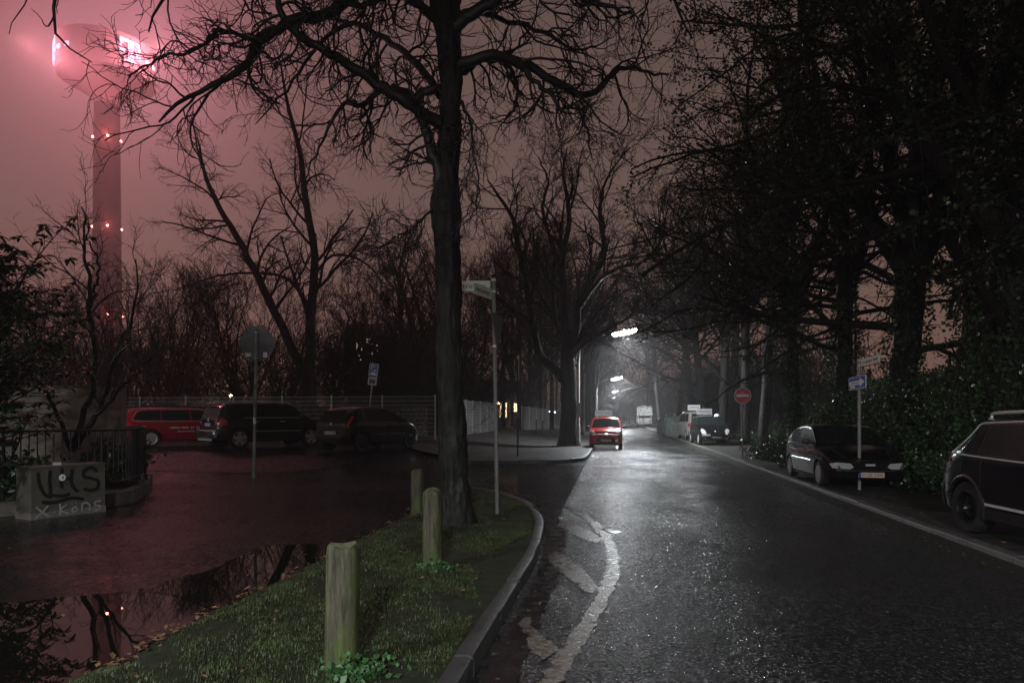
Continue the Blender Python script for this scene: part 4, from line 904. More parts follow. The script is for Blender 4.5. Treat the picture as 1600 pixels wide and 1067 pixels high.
# ------------------------------------------------------------------ garden wall, railing, planter and utility cabinet on the left
wy = 15.2; wx1 = at(193, 650, wy)[0]
t = thing('garden_wall', 'stained concrete wall behind the curved railing at the left', 'wall', (wx1, wy, 0))
mb = MB(); mb.box((-4.5, 0, 1.12), (9.0, .24, 2.25)); o = mb.build('wall_face', M['plaster'], t)
mb = MB(); mb.box((-4.5, 0, 2.275), (9.02, .30, .05)); mb.build('coping', M['concrete'], t)
kp = [(-13.5, 9.0)] + [(-10.6, 9.5), (-9.3, 10.1), (-8.4, 10.95), (-7.8, 11.85), (-7.35, 12.15)] + [gp(u, v) for u, v in ((205, 785), (224, 776), (236, 764), (232, 753))] + [(-8.6, 15.4)]
kpath = catmull(kp, 6)
poly = [tuple(p) for p in kpath] + [(-13.5, 15.4)]
polysheet('planting_bed', poly, .19, M['soil'])
tb = thing('planter_kerb', 'low curved concrete planter edge carrying the iron railing', 'planter edge', (0, 0, 0))
o = kerb('edge_stone', kpath, .20, .23, M['concrete'], 3.0, side=1); o.parent = tb; del o['kind']
t = thing('iron_railing', 'black iron railing curving round the planted bed at the left', 'railing', (0, 0, 0))
rp = [p + np.array([-.16, .05]) for p in kpath]; rp = [p for p in rp if p[0] > -12.5]
RA = np.array(rp); Ls = np.concatenate([[0], np.cumsum(np.linalg.norm(np.diff(RA, axis=0), axis=1))])
for z in (.42, 1.37):
    mb = MB(); mb.tube([(p[0], p[1], z) for p in RA], .022 if z > 1 else .014, 8); mb.build('rail', M['black_metal'], t, 40)
mb = MB(); mb2 = MB()
for k, s_ in enumerate(np.arange(0.05, Ls[-1], .125)):
    p = (np.interp(s_, Ls, RA[:, 0]), np.interp(s_, Ls, RA[:, 1]))
    if k % 12 == 0: mb2 = MB(); mb2.tube([(p[0], p[1], .2), (p[0], p[1], 1.35)], .022, 8); mb2.build('railing_post', M['black_metal'], t, 40)
    else: mb.tube([(p[0], p[1], .42), (p[0], p[1], 1.37)], .010, 6, False)
mb.build('baluster_row', M['black_metal'], t, 40); 
# cabinet
A = np.array(gp(46, 812)); B_ = np.array(gp(143, 800)); dv = (B_ - A); wl_ = 1.16; dv /= np.linalg.norm(dv); ang = math.atan2(dv[1], dv[0])
t = thing('utility_cabinet', 'squat grey utility cabinet covered in graffiti, standing by the railing', 'cabinet', (A[0] + .04, A[1] - .02, 0), ang)
M['cab'] = simple('grimy_cabinet_paint', (.06, .055, .045), (.13, .12, .095), 3, .6, .001, .4, bscale=30)
mb = MB(); mb.box((wl_ / 2, .22, .45), (wl_, .44, .70)); mb.build('cabinet_body', M['cab'], t)
mb = MB(); mb.box((wl_ / 2, .22, .815), (wl_ + .03, .47, .03)); mb.build('cabinet_lid', M['cab'], t)
mb = MB(); mb.box((wl_ / 2, .22, .045), (wl_ + .02, .46, .11)); mb.build('plinth', M['concrete'], t)
M['spray'] = mat('black_spray_paint', (.010, .011, .014), .5); M['spray_pale'] = simple('pale_spray_paint', (.22, .19, .21), (.45, .40, .42), 20, .5, 0)
def stroke(name, lines, w, m, y_=-.002):
    mb = MB()
    for l in lines:
        P = catmull(l, 6)
        for i, p in enumerate(P):
            pass
        vs = []
        for i, p in enumerate(P):
            d = P[min(i + 1, len(P) - 1)] - P[max(i - 1, 0)]; d = d / (np.linalg.norm(d) + 1e-9); nn = np.array([-d[1], d[0]]) * w / 2
            vs += [(p[0] + nn[0], y_, p[1] + nn[1]), (p[0] - nn[0], y_, p[1] - nn[1])]
        mb.add(vs, [(2 * i, 2 * i + 1, 2 * i + 3, 2 * i + 2) for i in range(len(P) - 1)]); y_ -= .0006
    return mb.build(name, m, t)
stroke('black_tag', [[(.10, .74), (.12, .55), (.20, .38), (.30, .33)], [(.28, .76), (.27, .60), (.28, .45), (.30, .36), (.50, .33), (.58, .36)], [(.46, .78), (.44, .60), (.46, .45)], [(.45, .62), (.62, .60)], [(.62, .76), (.60, .55), (.66, .42), (.72, .38)],
                     [(1.02, .68), (.94, .76), (.82, .72), (.80, .62), (.92, .58), (1.04, .52), (1.02, .40), (.90, .38), (.80, .42)], [(.15, .26), (.35, .24), (.6, .28), (.8, .24)]], .055, M['spray'])
plate('round_sticker', disc(.055, 24), .001, M['white'], t, (.46, -.006, .63)); text_mesh('6', .075, M['ink'], t, (.47, -.008, .63), (math.pi / 2, 0, 0), extrude=.0003)
stroke('white_tag', [[(.06, .20), (.16, .10), (.26, .02)], [(.24, .20), (.15, .10), (.05, .02)], [(.335, .09), (.35, .09)], [(.42, .21), (.42, .03)], [(.53, .19), (.43, .11), (.55, .03)], [(.60, .19), (.612, .19)], [(.66, .19), (.672, .19)], [(.60, .10), (.66, .13), (.69, .08), (.63, .05), (.60, .09)],
                     [(.77, .04), (.77, .16), (.84, .18), (.89, .13), (.89, .04)], [(1.08, .18), (.99, .18), (.98, .12), (1.06, .10), (1.07, .05), (.97, .03)]], .03, M['spray_pale'], -.014)
mb = MB(); mb.box((0, 0, .02), (.12, .09, .04)); o = mb.build('crumpled_paper', M['white']); o.location = (A[0] + .5 * dv[0] - .1, A[1] + .5 * dv[1], .83); o.rotation_euler = (.1, .05, .6); tag(o, 'small crumpled white wrapper lying on the graffiti cabinet', 'litter')
# bare shrub in the bed
b = (at(112, 700, 12.6)[0], 12.6, .26)
tree('bare_shrub', 'many-stemmed leafless shrub rising behind the curved railing', b,
     [(rel(b, P_([(112, 705, 12.6), (128, 660, 12.6), (142, 610, 12.7), (147, 550, 12.8), (140, 480, 12.8), (138, 420, 12.9), (130, 385, 13), (131, 340, 13), (128, 322, 13)])), [.06, .05, .045, .04, .03, .02, .01]),
      (rel(b, P_([(114, 700, 12.6), (150, 650, 12.5), (170, 600, 12.4), (185, 540, 12.3), (205, 500, 12.2), (215, 460, 12.2), (212, 405, 12.2)])), [.05, .045, .035, .028, .02, .01]),
      (rel(b, P_([(110, 700, 12.6), (90, 650, 12.7), (72, 610, 12.8), (40, 580, 13), (10, 560, 13.2)])), [.045, .035, .03, .02, .012]),
      (rel(b, P_([(140, 480, 12.8), (152, 440, 12.7), (150, 400, 12.6), (138, 380, 12.5), (140, 350, 12.5)])), [.03, .025, .02, .015, .01]),
      (rel(b, P_([(116, 700, 12.6), (160, 640, 12.3), (195, 600, 12.1), (225, 570, 12), (240, 545, 12)])), [.04, .03, .025, .018, .01])], 41,
     [dict(m=9, lo=.35, ang=(25, 60), len=(.22, .4), rr=.5, w=.2, trop=.06, n=8, k=4, rmin=.008), dict(m=5, lo=.2, ang=(25, 55), len=(.3, .6), rr=.6, w=.2, trop=.05, n=6, k=3, rmin=.005), dict(m=3, lo=.2, ang=(25, 55), len=(.35, .7), rr=.6, w=.2, n=4, k=3, rmin=.004)], mats=('bark', 'twig'), cat='shrub')
# evergreen with long leaves at the left edge
rng = np.random.default_rng(17); t = thing('evergreen_shrub', 'large evergreen shrub with long drooping leaves at the left edge', 'shrub', (-8.6, 10.2, .26))
nb = 150; a = rng.uniform(0, 6.28, nb); S = np.zeros((nb, 3)); S[:, 0] = rng.normal(0, .3, nb); S[:, 1] = rng.normal(0, .3, nb); S[:, 2] = rng.uniform(0, 2.9, nb)
D = np.stack([np.cos(a) * .75, np.sin(a) * .75, rng.uniform(.3, 1.6, nb)], 1); P, r = walk(rng, S, unit(D), rng.uniform(1.2, 2.0, nb), np.full(nb, .022), 9, .12, .03)
W = Wood(); W.add(P, r, 5); S2, D2, L2, r2 = spawn(rng, P, r, 7, .4, 1, 20, 60, .25, .5, .6, .006); P2, r2 = walk(rng, S2, D2, L2, r2, 5, .15, .05); W.add(P2, r2, 4); W.build('branches', M['bark'], t, 3)
tips = np.concatenate([P2[:, -1], P[:, -1], P2[:, 3]]); V = []; T_ = []; Q_ = []; k = 0
ax = np.repeat(tips, 11, 0); nL = len(ax); az = rng.uniform(0, 6.28, nL); out = np.stack([np.cos(az), np.sin(az), rng.uniform(-.35, .55, nL)], 1); out = unit(out); side = unit(np.cross(out, [0, 0, 1.])); ln = rng.uniform(.10, .19, nL)[:, None]; wd = ln * .17; dn = np.array([0, 0, -1.])
V = np.stack([ax, ax + out * ln * .35 + side * wd, ax + out * ln * .4 + dn * wd * .25, ax + out * ln * .35 - side * wd, ax + out * ln * .72 + side * wd * .85 + dn * ln * .12, ax + out * ln * .75 + dn * ln * .18, ax + out * ln * .72 - side * wd * .85 + dn * ln * .12, ax + out * ln + dn * ln * .32], 1).reshape(-1, 3); i = np.arange(nL)[:, None] * 8
link('foliage', npmesh('foliage', V, np.concatenate([i + [1, 4, 5, 2], i + [2, 5, 6, 3]]), np.concatenate([i + [0, 1, 2], i + [0, 2, 3], i + [4, 7, 5], i + [5, 7, 6]])), M['rhodo'], t)
# low plants in the bed
rng = np.random.default_rng(19)
for k, (u, d, n_, lb) in enumerate(((165, 14.2, 900, 'small leafy shrub behind the railing close to its round end'), (205, 14.9, 500, 'leafy shrub at the foot of the wall corner'), (20, 11.5, 1500, 'low leafy shrub under the big evergreen'))):
    x = at(u, 700, d)[0]; tt = thing('low_shrub', lb, 'shrub', (x, d, .26)); S = rng.normal(0, .15, (40, 3)); S[:, 2] = 0; P, r = walk(rng, S, unit(rng.normal(0, 1, (40, 3)) * [.6, .6, .1] + [0, 0, 1]), rng.uniform(.4, .95, 40), np.full(40, .008), 6, .15)
    W = Wood(); W.add(P, r, 3); W.build('branches', M['bark'], tt, 3); leaves('foliage', foliage_pts(rng, P[:, 2:], n_ // 200, .08), .07, M['ivy'], tt, 5 + k, 1.8)

# ------------------------------------------------------------------ ivy shrubs and ground cover on the right bank
G5 = 'ivy-covered shrubs on the bank'
rng = np.random.default_rng(23)
for k, (u, d, w_, h_, n_, lb) in enumerate(((1212, 25.5, 1.2, .9, 3500, 'low ivy mound right of the no-entry sign'), (1290, 21.5, .8, 2.2, 6000, 'glossy ivy shrub behind the rear of the dark hatchback'), (1345, 21.0, 1.1, 2.4, 8000, 'glossy ivy shrub behind the one-way sign post'), (1412, 19.5, 1.1, 2.1, 8000, 'glossy ivy shrub behind the rusty pole'),
                                      (1480, 18.0, 1.2, 2.6, 9000, 'tall ivy shrub between the dark hatchback and the off-roader'), (1530, 16.5, 1.5, 3.2, 10000, 'tall ivy shrub directly behind the off-roader'), (1480, 14.8, .8, .8, 4000, 'low ivy mound left of the off-roader rear'), (1600, 15, 1.3, 3.4, 9000, 'tall ivy shrub at the right edge'), (1360, 24, 1.6, 2.2, 6000, 'dark shrub high on the bank under the skyline'))):
    x, y, z = rt(u, d); tt = thing('ivy_shrub', lb, 'shrub', (x, y, z), 0, G5)
    S = rng.normal(0, w_ * .3, (60, 3)); S[:, 2] = 0; P, r = walk(rng, S, unit(rng.normal(0, 1, (60, 3)) * [.5, .5, .1] + [0, 0, 1]), rng.uniform(.5, 1.1, 60) * h_, np.full(60, .012), 8, .16); W = Wood(); W.add(P, r, 3); W.build('branches', M['bark'], tt, 3)
    C = foliage_pts(rng, P[:, 1:], max(1, n_ // 480), .16 + .05 * w_); leaves('foliage', C, .075, M['ivy'], tt, 30 + k, 1.15)
N = 60000; S_ = rng.uniform(8.4, 19, N); Y = rng.uniform(8, 55, N); X = S_ + .145 * Y; C = np.stack([X, Y, gz(X, Y) + np.abs(rng.normal(0, .14, N))], 1)
kk = rng.random(N) < np.clip((S_ - 8) / 1.2, .1, 1); o = leaves('ground_ivy', C[kk], .09, M['ivy'], None, 77, 1.15); tag(o, 'ivy and leaf litter covering the bank', 'ground cover', kind='stuff')
# thin saplings and a bent dead branch on the bank
for k, (p, q, lb) in enumerate((((1218, 700, 21), (1240, 645, 21.5), 'pale leaning dead branch left of the ivy-clad trunk by the no-entry sign'), ((1283, 668, 20), (1290, 600, 20.5), 'thin straight sapling behind the dark hatchback roof'), ((1262, 655, 20), (1252, 590, 20.5), 'thin sapling leaning left behind the dark hatchback'), ((1520, 690, 15), (1512, 590, 15.5), 'thin pale sapling behind the off-roader roof'), ((1405, 650, 19), (1425, 540, 20), 'thin curved sapling right of the rusty pole'))):
    a_, b2 = at(*p), at(*q); x, y = a_[0], a_[1]; z = float(gz(np.float64(x), np.float64(y))) - .05; o = thing('sapling', lb, 'sapling', (x, y, z)); mid = ((a_[0] + b2[0]) / 2 - x + .08, (b2[1] - y) / 2, (b2[2] - z) * .5)
    mb = MB(); mb.tube([tuple(c) for c in catmull([(0, 0, 0), mid, (b2[0] - x, b2[1] - y, b2[2] - z)], 5)], [.03 - .0018 * i for i in range(11)], 6); mb.build('stem', M['bark_pale'], o, 60)
# ------------------------------------------------------------------ far buildings
M['lit'] = mat('lit_window', (.8, .7, .5), .4, emit=(1.0, .70, .38), es=5); M['litw'] = mat('lit_window_white', (.8, .8, .8), .4, emit=(.9, .9, .85), es=4)
M['bwall'] = simple('building_render', (.10, .09, .08), (.18, .16, .15), .6, .8, 0)
M['roof'] = simple('roof_tiles', (.03, .025, .022), (.07, .05, .045), 4, .6, .01)
def block(label, u, d, w, dep, h, z0, wins, roof='flat', rz=0, name='apartment_block'):
    x = at(u, 640, d)[0]; t = thing(name, label, 'building', (x, d, z0), rz); mb = MB(); mb.box((0, dep / 2, h / 2), (w, dep, h)); mb.build('wall', M['bwall'], t)
    if roof == 'flat': mb = MB(); mb.box((0, dep / 2, h + .12), (w + .4, dep + .4, .24)); mb.build('roof', M['roof'], t)
    else:
        mb = MB(); o_ = .5; mb.add([(-w / 2 - o_, -o_, h), (w / 2 + o_, -o_, h), (w / 2 + o_, dep + o_, h), (-w / 2 - o_, dep + o_, h), (-w / 2 - o_, dep / 2, h + roof), (w / 2 + o_, dep / 2, h + roof)], [(0, 1, 5, 4), (2, 3, 4, 5), (0, 4, 3), (1, 2, 5), (0, 3, 2, 1)]); mb.build('roof', M['roof'], t)
    for (wx, wz, ww, wh, m_) in wins:
        mb = MB(); mb.box((wx, -.03, wz), (ww + .16, .08, wh + .16)); f = mb.build('window', M['white'] if m_ != 'black' else M['signgrey'], t); mb = MB(); mb.box((wx, -.08, wz), (ww, .03, wh)); mb.build('pane', M[m_], f)
    return t
rb = random.Random(4); wins = []
for (u, v) in ((558, 537), (561, 536), (559, 544), (562, 547), (575, 533), (579, 539), (579, 543), (587, 540), (587, 543), (579, 551), (588, 551), (590, 551), (561, 557), (562, 562), (595, 560)):
    wins.append(((at(u, v, 200)[0] - at(575, 640, 200)[0]), at(u, v, 200)[2], 1.1, 1.2, rb.choice(['lit', 'litw'])))
block('distant high-rise with scattered lit windows seen through the bare trees', 575, 200, 12, 14, 28, 0, wins)
block('low house glimpsed between trees left of the round-crowned tree, one wall lit', 645, 80, 8, 7, 4.2, .3, [(-1.5, 2, 1, 1.2, 'black'), (1.5, 2, 1, 1.2, 'black')], 2.5, name='house')
t = block('lit half-timbered house entrance right of the street name post', 800, 78, 7, 6, 3.0, .3, [(-1.0, 1.9, .8, 1.6, 'lit'), (.6, 2.2, 1.6, .9, 'lit'), (-1.9, 1.4, .5, 1.4, 'litw')], 2.4, name='house')
w = lamp_light('porch_light', 'POINT', (at(790, 640, 77)[0] - 2.2, 76.6, 2.7), 60, (1, .75, .45), shadow_soft_size=.15)
M['bulb'] = mat('porch_lamp', (.9, .8, .6), .4, emit=(1, .8, .5), es=60)
for (u, v, d, lb, r_, mt) in ((779, 630, 74, 'bright warm porch lamp right of the street name post', .13, 'bulb'), (823, 632, 80, 'warm wall lamp right of the lit house', .12, 'bulb'), (360, 618, 47, 'warm garden lamp glaring behind the wire fence', .10, 'bulb'),
                           (859, 643, 90, 'small bluish lamp above the footway fence, left one of two', .10, 'litb'), (867, 644, 92, 'small bluish lamp above the footway fence, right one of two', .10, 'litb'), (1186, 600, 120, 'orange lamp on the railway bank right of the no-entry sign', .28, 'lampfar'), (1190, 600, 124, 'second orange lamp on the railway bank', .2, 'lampfar'), (1239, 578, 90, 'orange lamp seen between ivy trunks', .22, 'lampfar')):
    if 'litb' not in M: M['litb'] = mat('cold_lamp', (.6, .7, .9), .4, emit=(.6, .75, 1), es=25)
    p = at(u, v, d); zg = float(gz(np.float64(p[0]), np.float64(p[1]))); t = thing('garden_lamp' if u < 1000 else 'railway_lamp', lb, 'lamp', (p[0], p[1], zg)); hh = p[2] - zg
    mb = MB(); mb.tube([(0, 0, -.1), (0, 0, hh - r_)], .04, 8); mb.build('post', M['black_metal'], t, 40); mb = MB(); mb.lathe([(.01, -r_), (r_ * .8, -r_ * .6), (r_, 0), (r_ * .8, r_ * .6), (.01, r_)], 12, c=(0, 0, hh)); mb.build('globe', M[mt], t, 60)
w = lamp_light('garden_light', 'POINT', at(360, 616, 46.5), 700, (1, .75, .42), shadow_soft_size=.1)
w = lamp_light('railway_light', 'POINT', (at(1188, 598, 119)[0], 119, at(1188, 598, 119)[2]), 900, (1, .5, .2), shadow_soft_size=.3)
# low garden wall behind the fence near the garden lamp and pale patches on it
t = thing('boundary_wall', 'low pale garden wall behind the wire fence', 'wall', (at(290, 650, 41)[0], 41, .35)); mb = MB(); mb.box((1.5, 0, .9), (26, .2, 1.8)); mb.build('wall_face', M['plaster'], t)
# far sodium lamps at the end of the street (other lamp type) and one white on the right
for k, (u, v, d, mt, lb) in enumerate(((948, 631, 215, 'lampfar', 'far orange street lamp, topmost of the small cluster'), (951, 637, 250, 'lampfar', 'far orange street lamp, middle of the small cluster'), (947, 641, 290, 'lampfar', 'far orange street lamp, lowest of the small cluster'), (969, 643, 240, 'lampglow', 'small far white street lamp right of the orange cluster'))):
    p = at(u, v, d); t = thing('far_street_lamp', lb, 'street lamp', (p[0] - .8, p[1], 0), 0, 'far street lamps at the end of the street'); hh = p[2]
    mb = MB(); mb.tube([(0, 0, 0), (0, 0, hh - .3), (.3, 0, hh + .05), (.8, 0, hh + .1)], .06, 8); mb.build('pole', M['greypole'], t, 40); mb = MB(); mb.box((.9, 0, hh), (1.1, .35, .16), taper=.7); mb.build('luminaire', M[mt], t)
w = lamp_light('far_street_light', 'POINT', (at(948, 634, 214)[0], 214, 5.0), 2600, (1, .55, .25), shadow_soft_size=.3)
# overhead mast behind the bank and catenary post
for (u, v, d, h, lb) in ((1337, 560, 60, 9, 'thin mast on the railway bank seen above the one-way sign'), (1358, 560, 75, 3.2, 'short dark signal post on the railway bank')):
    x = at(u, v, d)[0]; z = float(gz(np.float64(x), np.float64(d))) - .1; t = thing('railway_mast', lb, 'mast', (x, d, z)); mb = MB(); mb.tube([(0, 0, 0), (0, 0, h)], .10 if h > 5 else .25, 8); mb.build('shaft', M['black_metal'], t, 40); mb = MB(); mb.tube([(0, 0, h * .8), (-2, 0, h * .85)], .05, 6); mb.tube([(0, 0, h * .95), (-2, 0, h * .85)], .03, 6); mb.build('bracket_arm', M['black_metal'], t, 40)
# ------------------------------------------------------------------ glass recycling containers
def container(label, u, v, m_):
    x, y = gp(u, v); z = float(gz(np.float64(x), np.float64(y))); t = thing('recycling_container', label, 'container', (x, y, z), R(-8), 'recycling containers on the right parking strip')
    mb = MB(); w, d, h = .78, .68, 1.55; prof = []
    for (s, z_) in ((.86, 0), (.94, .08), (1, .3), (1, h * .72), (.93, h * .86), (.72, h * .96), (.35, h), (.02, h + .01)):
        for k in range(28):
            a = 6.2832 * k / 28; ca_, sa_ = math.cos(a), math.sin(a); e = .5; prof.append((w * s * math.copysign(abs(ca_) ** e, ca_), d * s * math.copysign(abs(sa_) ** e, sa_), z_))
    mb.add(prof, [(i * 28 + k, i * 28 + (k + 1) % 28, (i + 1) * 28 + (k + 1) % 28, (i + 1) * 28 + k) for i in range(7) for k in range(28)]); mb.build('shell', m_, t, 50)
    for z_ in (.5, 1.1): mb = MB(); mb.add([(w * 1.02 * math.copysign(abs(math.cos(6.2832 * k / 28)) ** .5, math.cos(6.2832 * k / 28)), d * 1.02 * math.copysign(abs(math.sin(6.2832 * k / 28)) ** .5, math.sin(6.2832 * k / 28)), z_ + dz) for dz in (-.03, .03) for k in range(28)], [(k, (k + 1) % 28, 28 + (k + 1) % 28, 28 + k) for k in range(28)]); mb.build('rib', m_, t)
    mb = MB(); mb.lathe([(.10, 0), (.13, 0), (.13, .05), (.10, .05)], 16, 'Y', c=(0, -d * 1.0 - .02, 1.2)); mb.build('bottle_opening', M['black'], t)
    mb = MB(); mb.tube([(0, 0, h), (0, 0, h + .12)], .03, 8); mb.lathe([(.06, 0), (.09, 0), (.09, .03), (.06, .03)], 12, c=(0, 0, h + .12)); mb.build('lifting_eye', M['galv'], t)
M['cont'] = simple('grey_green_plastic', (.14, .17, .15), (.25, .28, .26), 4, .45, .001)
container('front grey recycling container beside the silver van', 1054, 682, M['cont']); container('rear grey recycling container, left one behind the other', 1041, 679, M['cont'])
# ------------------------------------------------------------------ haze
hz = MB(); hz.box((0, 215, 119.5), (940, 560, 241)); o = hz.build('haze', None); tag(o, kind='stuff'); o['label'] = 'thin fog filling the air'; o['category'] = 'haze'
hm = bpy.data.materials.new('fog'); hm.use_nodes = True; nt = hm.node_tree; nt.nodes.clear(); ou = nt.nodes.new('ShaderNodeOutputMaterial'); pv = nt.nodes.new('ShaderNodeVolumePrincipled')
pv.inputs['Color'].default_value = (.93, .93, .95, 1); pv.inputs['Density'].default_value = .0017; pv.inputs['Anisotropy'].default_value = .62
nt.links.new(pv.outputs[0], ou.inputs['Volume']); o.data.materials.clear(); o.data.materials.append(hm)
# ------------------------------------------------------------------ cars: lofted hull, cut wheel arches, glass laid on the hull
def paint(name, base, rough=.20, wet=True):
    m = mat(name, base, rough, .1, .35, .45); n = NT(m); v = n.voro(85)
    n.bump(n.mapr(v, .0, .35, 1, 0), .0005, .3); n.set('Roughness', n.mapr(n.noise(3), .3, .7, rough * .7, rough * 1.3)); return m
M['car_black'] = paint('wet_black_paint', (.005, .005, .006)); M['car_blue'] = paint('wet_dark_blue_paint', (.006, .0065, .009)); M['car_grey'] = paint('wet_anthracite_paint', (.018, .021, .025))
M['car_red'] = paint('wet_red_paint', (.33, .011, .018)); M['car_rred'] = paint('wet_coral_red_paint', (.50, .025, .03)); M['car_silver'] = paint('wet_silver_paint', (.42, .41, .38)); M['car_white'] = paint('wet_white_paint', (.60, .60, .57))
gm = mat('rainy_glass', (.006, .009, .009), .06, 0, .22); n = NT(gm); n.bump(n.mapr(n.voro(70), .0, .30, 1, 0), .0008, .35); n.set('Roughness', n.mapr(n.noise(40, 3), .4, .65, .03, .15)); n.set('Base Color', n.ramp(n.noise(90, 2), [(.45, (.006, .009, .009)), (.75, (.025, .035, .033))])); M['glass'] = gm
M['tyre'] = simple('tyre_rubber', (.008, .008, .008), (.018, .018, .018), 30, .65, .001); M['alloy'] = simple('alloy_rim', (.5, .49, .47), (.68, .66, .63), 8, .35, 0, .5, metal=.2); M['steel_black'] = mat('black_steel_rim', (.012, .012, .013), .25, .3, .5)
M['hub'] = simple('grey_hub_cap', (.25, .25, .26), (.38, .38, .38), 10, .4, 0); M['trim'] = mat('black_plastic_trim', (.012, .012, .013), .45); M['chrome'] = mat('chrome_strip', (.8, .8, .78), .22, .45); M['lens'] = mat('clear_headlamp', (.55, .56, .55), .12, .3, .6, 1)
M['tail'] = mat('red_tail_lamp', (.45, .015, .015), .12, 0, .6, 1); M['amber'] = mat('amber_lens', (.6, .2, .02), .15, 0, .6, 1); M['plate'] = simple('number_plate_white', (.55, .53, .46), (.68, .66, .58), 20, .35, 0); M['plate_warm'] = simple('number_plate_cream', (.62, .46, .36), (.72, .55, .44), 20, .35, 0)
M['dash'] = mat('dark_cabin', (.01, .01, .01), .8)

def wheel(t, x, y, r, w, rim, spokes, side, m_rim, rr=.66):
    """side +1: outer face towards +y"""
    mb = MB(); h = w / 2
    mb.lathe([(r * rr, -h), (r * .93, -h), (r * .985, -h * .75), (r, -h * .4), (r, h * .4), (r * .985, h * .75), (r * .93, h), (r * rr, h * .9), (r * rr, -h)], 40, 'Y'); tyre = mb.build('wheel', M['tyre'], t, 40); tyre.location = (x, y, r)
    if side < 0: tyre.rotation_euler = (0, 0, math.pi)
    R_ = r * rr; m2 = MB(); m2.lathe([(R_ * 1.0, h * .93), (R_ * .96, h * .98), (R_ * .90, h * .85), (R_ * .88, h * .1)], 40, 'Y')
    if rim == 'spoke':
        for k in range(spokes):
            a = 6.2832 * k / spokes; c, s = math.cos(a), math.sin(a); Mx = Matrix(((c, 0, -s), (0, 1, 0), (s, 0, c)))
            p = [(-.05 * 1.6, R_ * .1), (.08, R_ * .1), (.045 if spokes < 7 else .028, R_ * .92), (-.045 if spokes < 7 else -.028, R_ * .92)]
            vs = [Mx @ Vector((q[0], yy, q[1])) for yy in (h * .62, h * .86) for q in p]; m2.add(vs, [(0, 1, 2, 3), (7, 6, 5, 4), (0, 4, 5, 1), (1, 5, 6, 2), (2, 6, 7, 3), (3, 7, 4, 0)])
        m2.lathe([(.001, h * .92), (R_ * .18, h * .9), (R_ * .22, h * .7), (R_ * .2, h * .5)], 20, 'Y')
    elif rim == 'steel':
        m2.lathe([(R_ * .88, h * .1), (R_ * .72, h * .05), (R_ * .62, h * .55), (R_ * .48, h * .6), (R_ * .36, h * .25), (R_ * .22, h * .3), (R_ * .18, h * .6), (.001, h * .62)], 36, 'Y')
    else:
        m2.lathe([(R_ * .93, h * .95), (R_ * .8, h * 1.0), (R_ * .35, h * 1.02), (R_ * .2, h * .94), (.001, h * .96)], 36, 'Y')
        for k in range(7):
            a = 6.2832 * k / 7; m2.box((R_ * .62 * math.cos(a), h * 1.01, R_ * .62 * math.sin(a)), (R_ * .30, .012, R_ * .10), M=Matrix.Rotation(-a, 3, 'Y'))
    m2.build('rim', m_rim, tyre, 40)
    m3 = MB(); m3.lathe([(.001, h * .05), (R_ * .88, h * .05)], 24, 'Y'); m3.build('brake', M['black'], tyre)
    return tyre

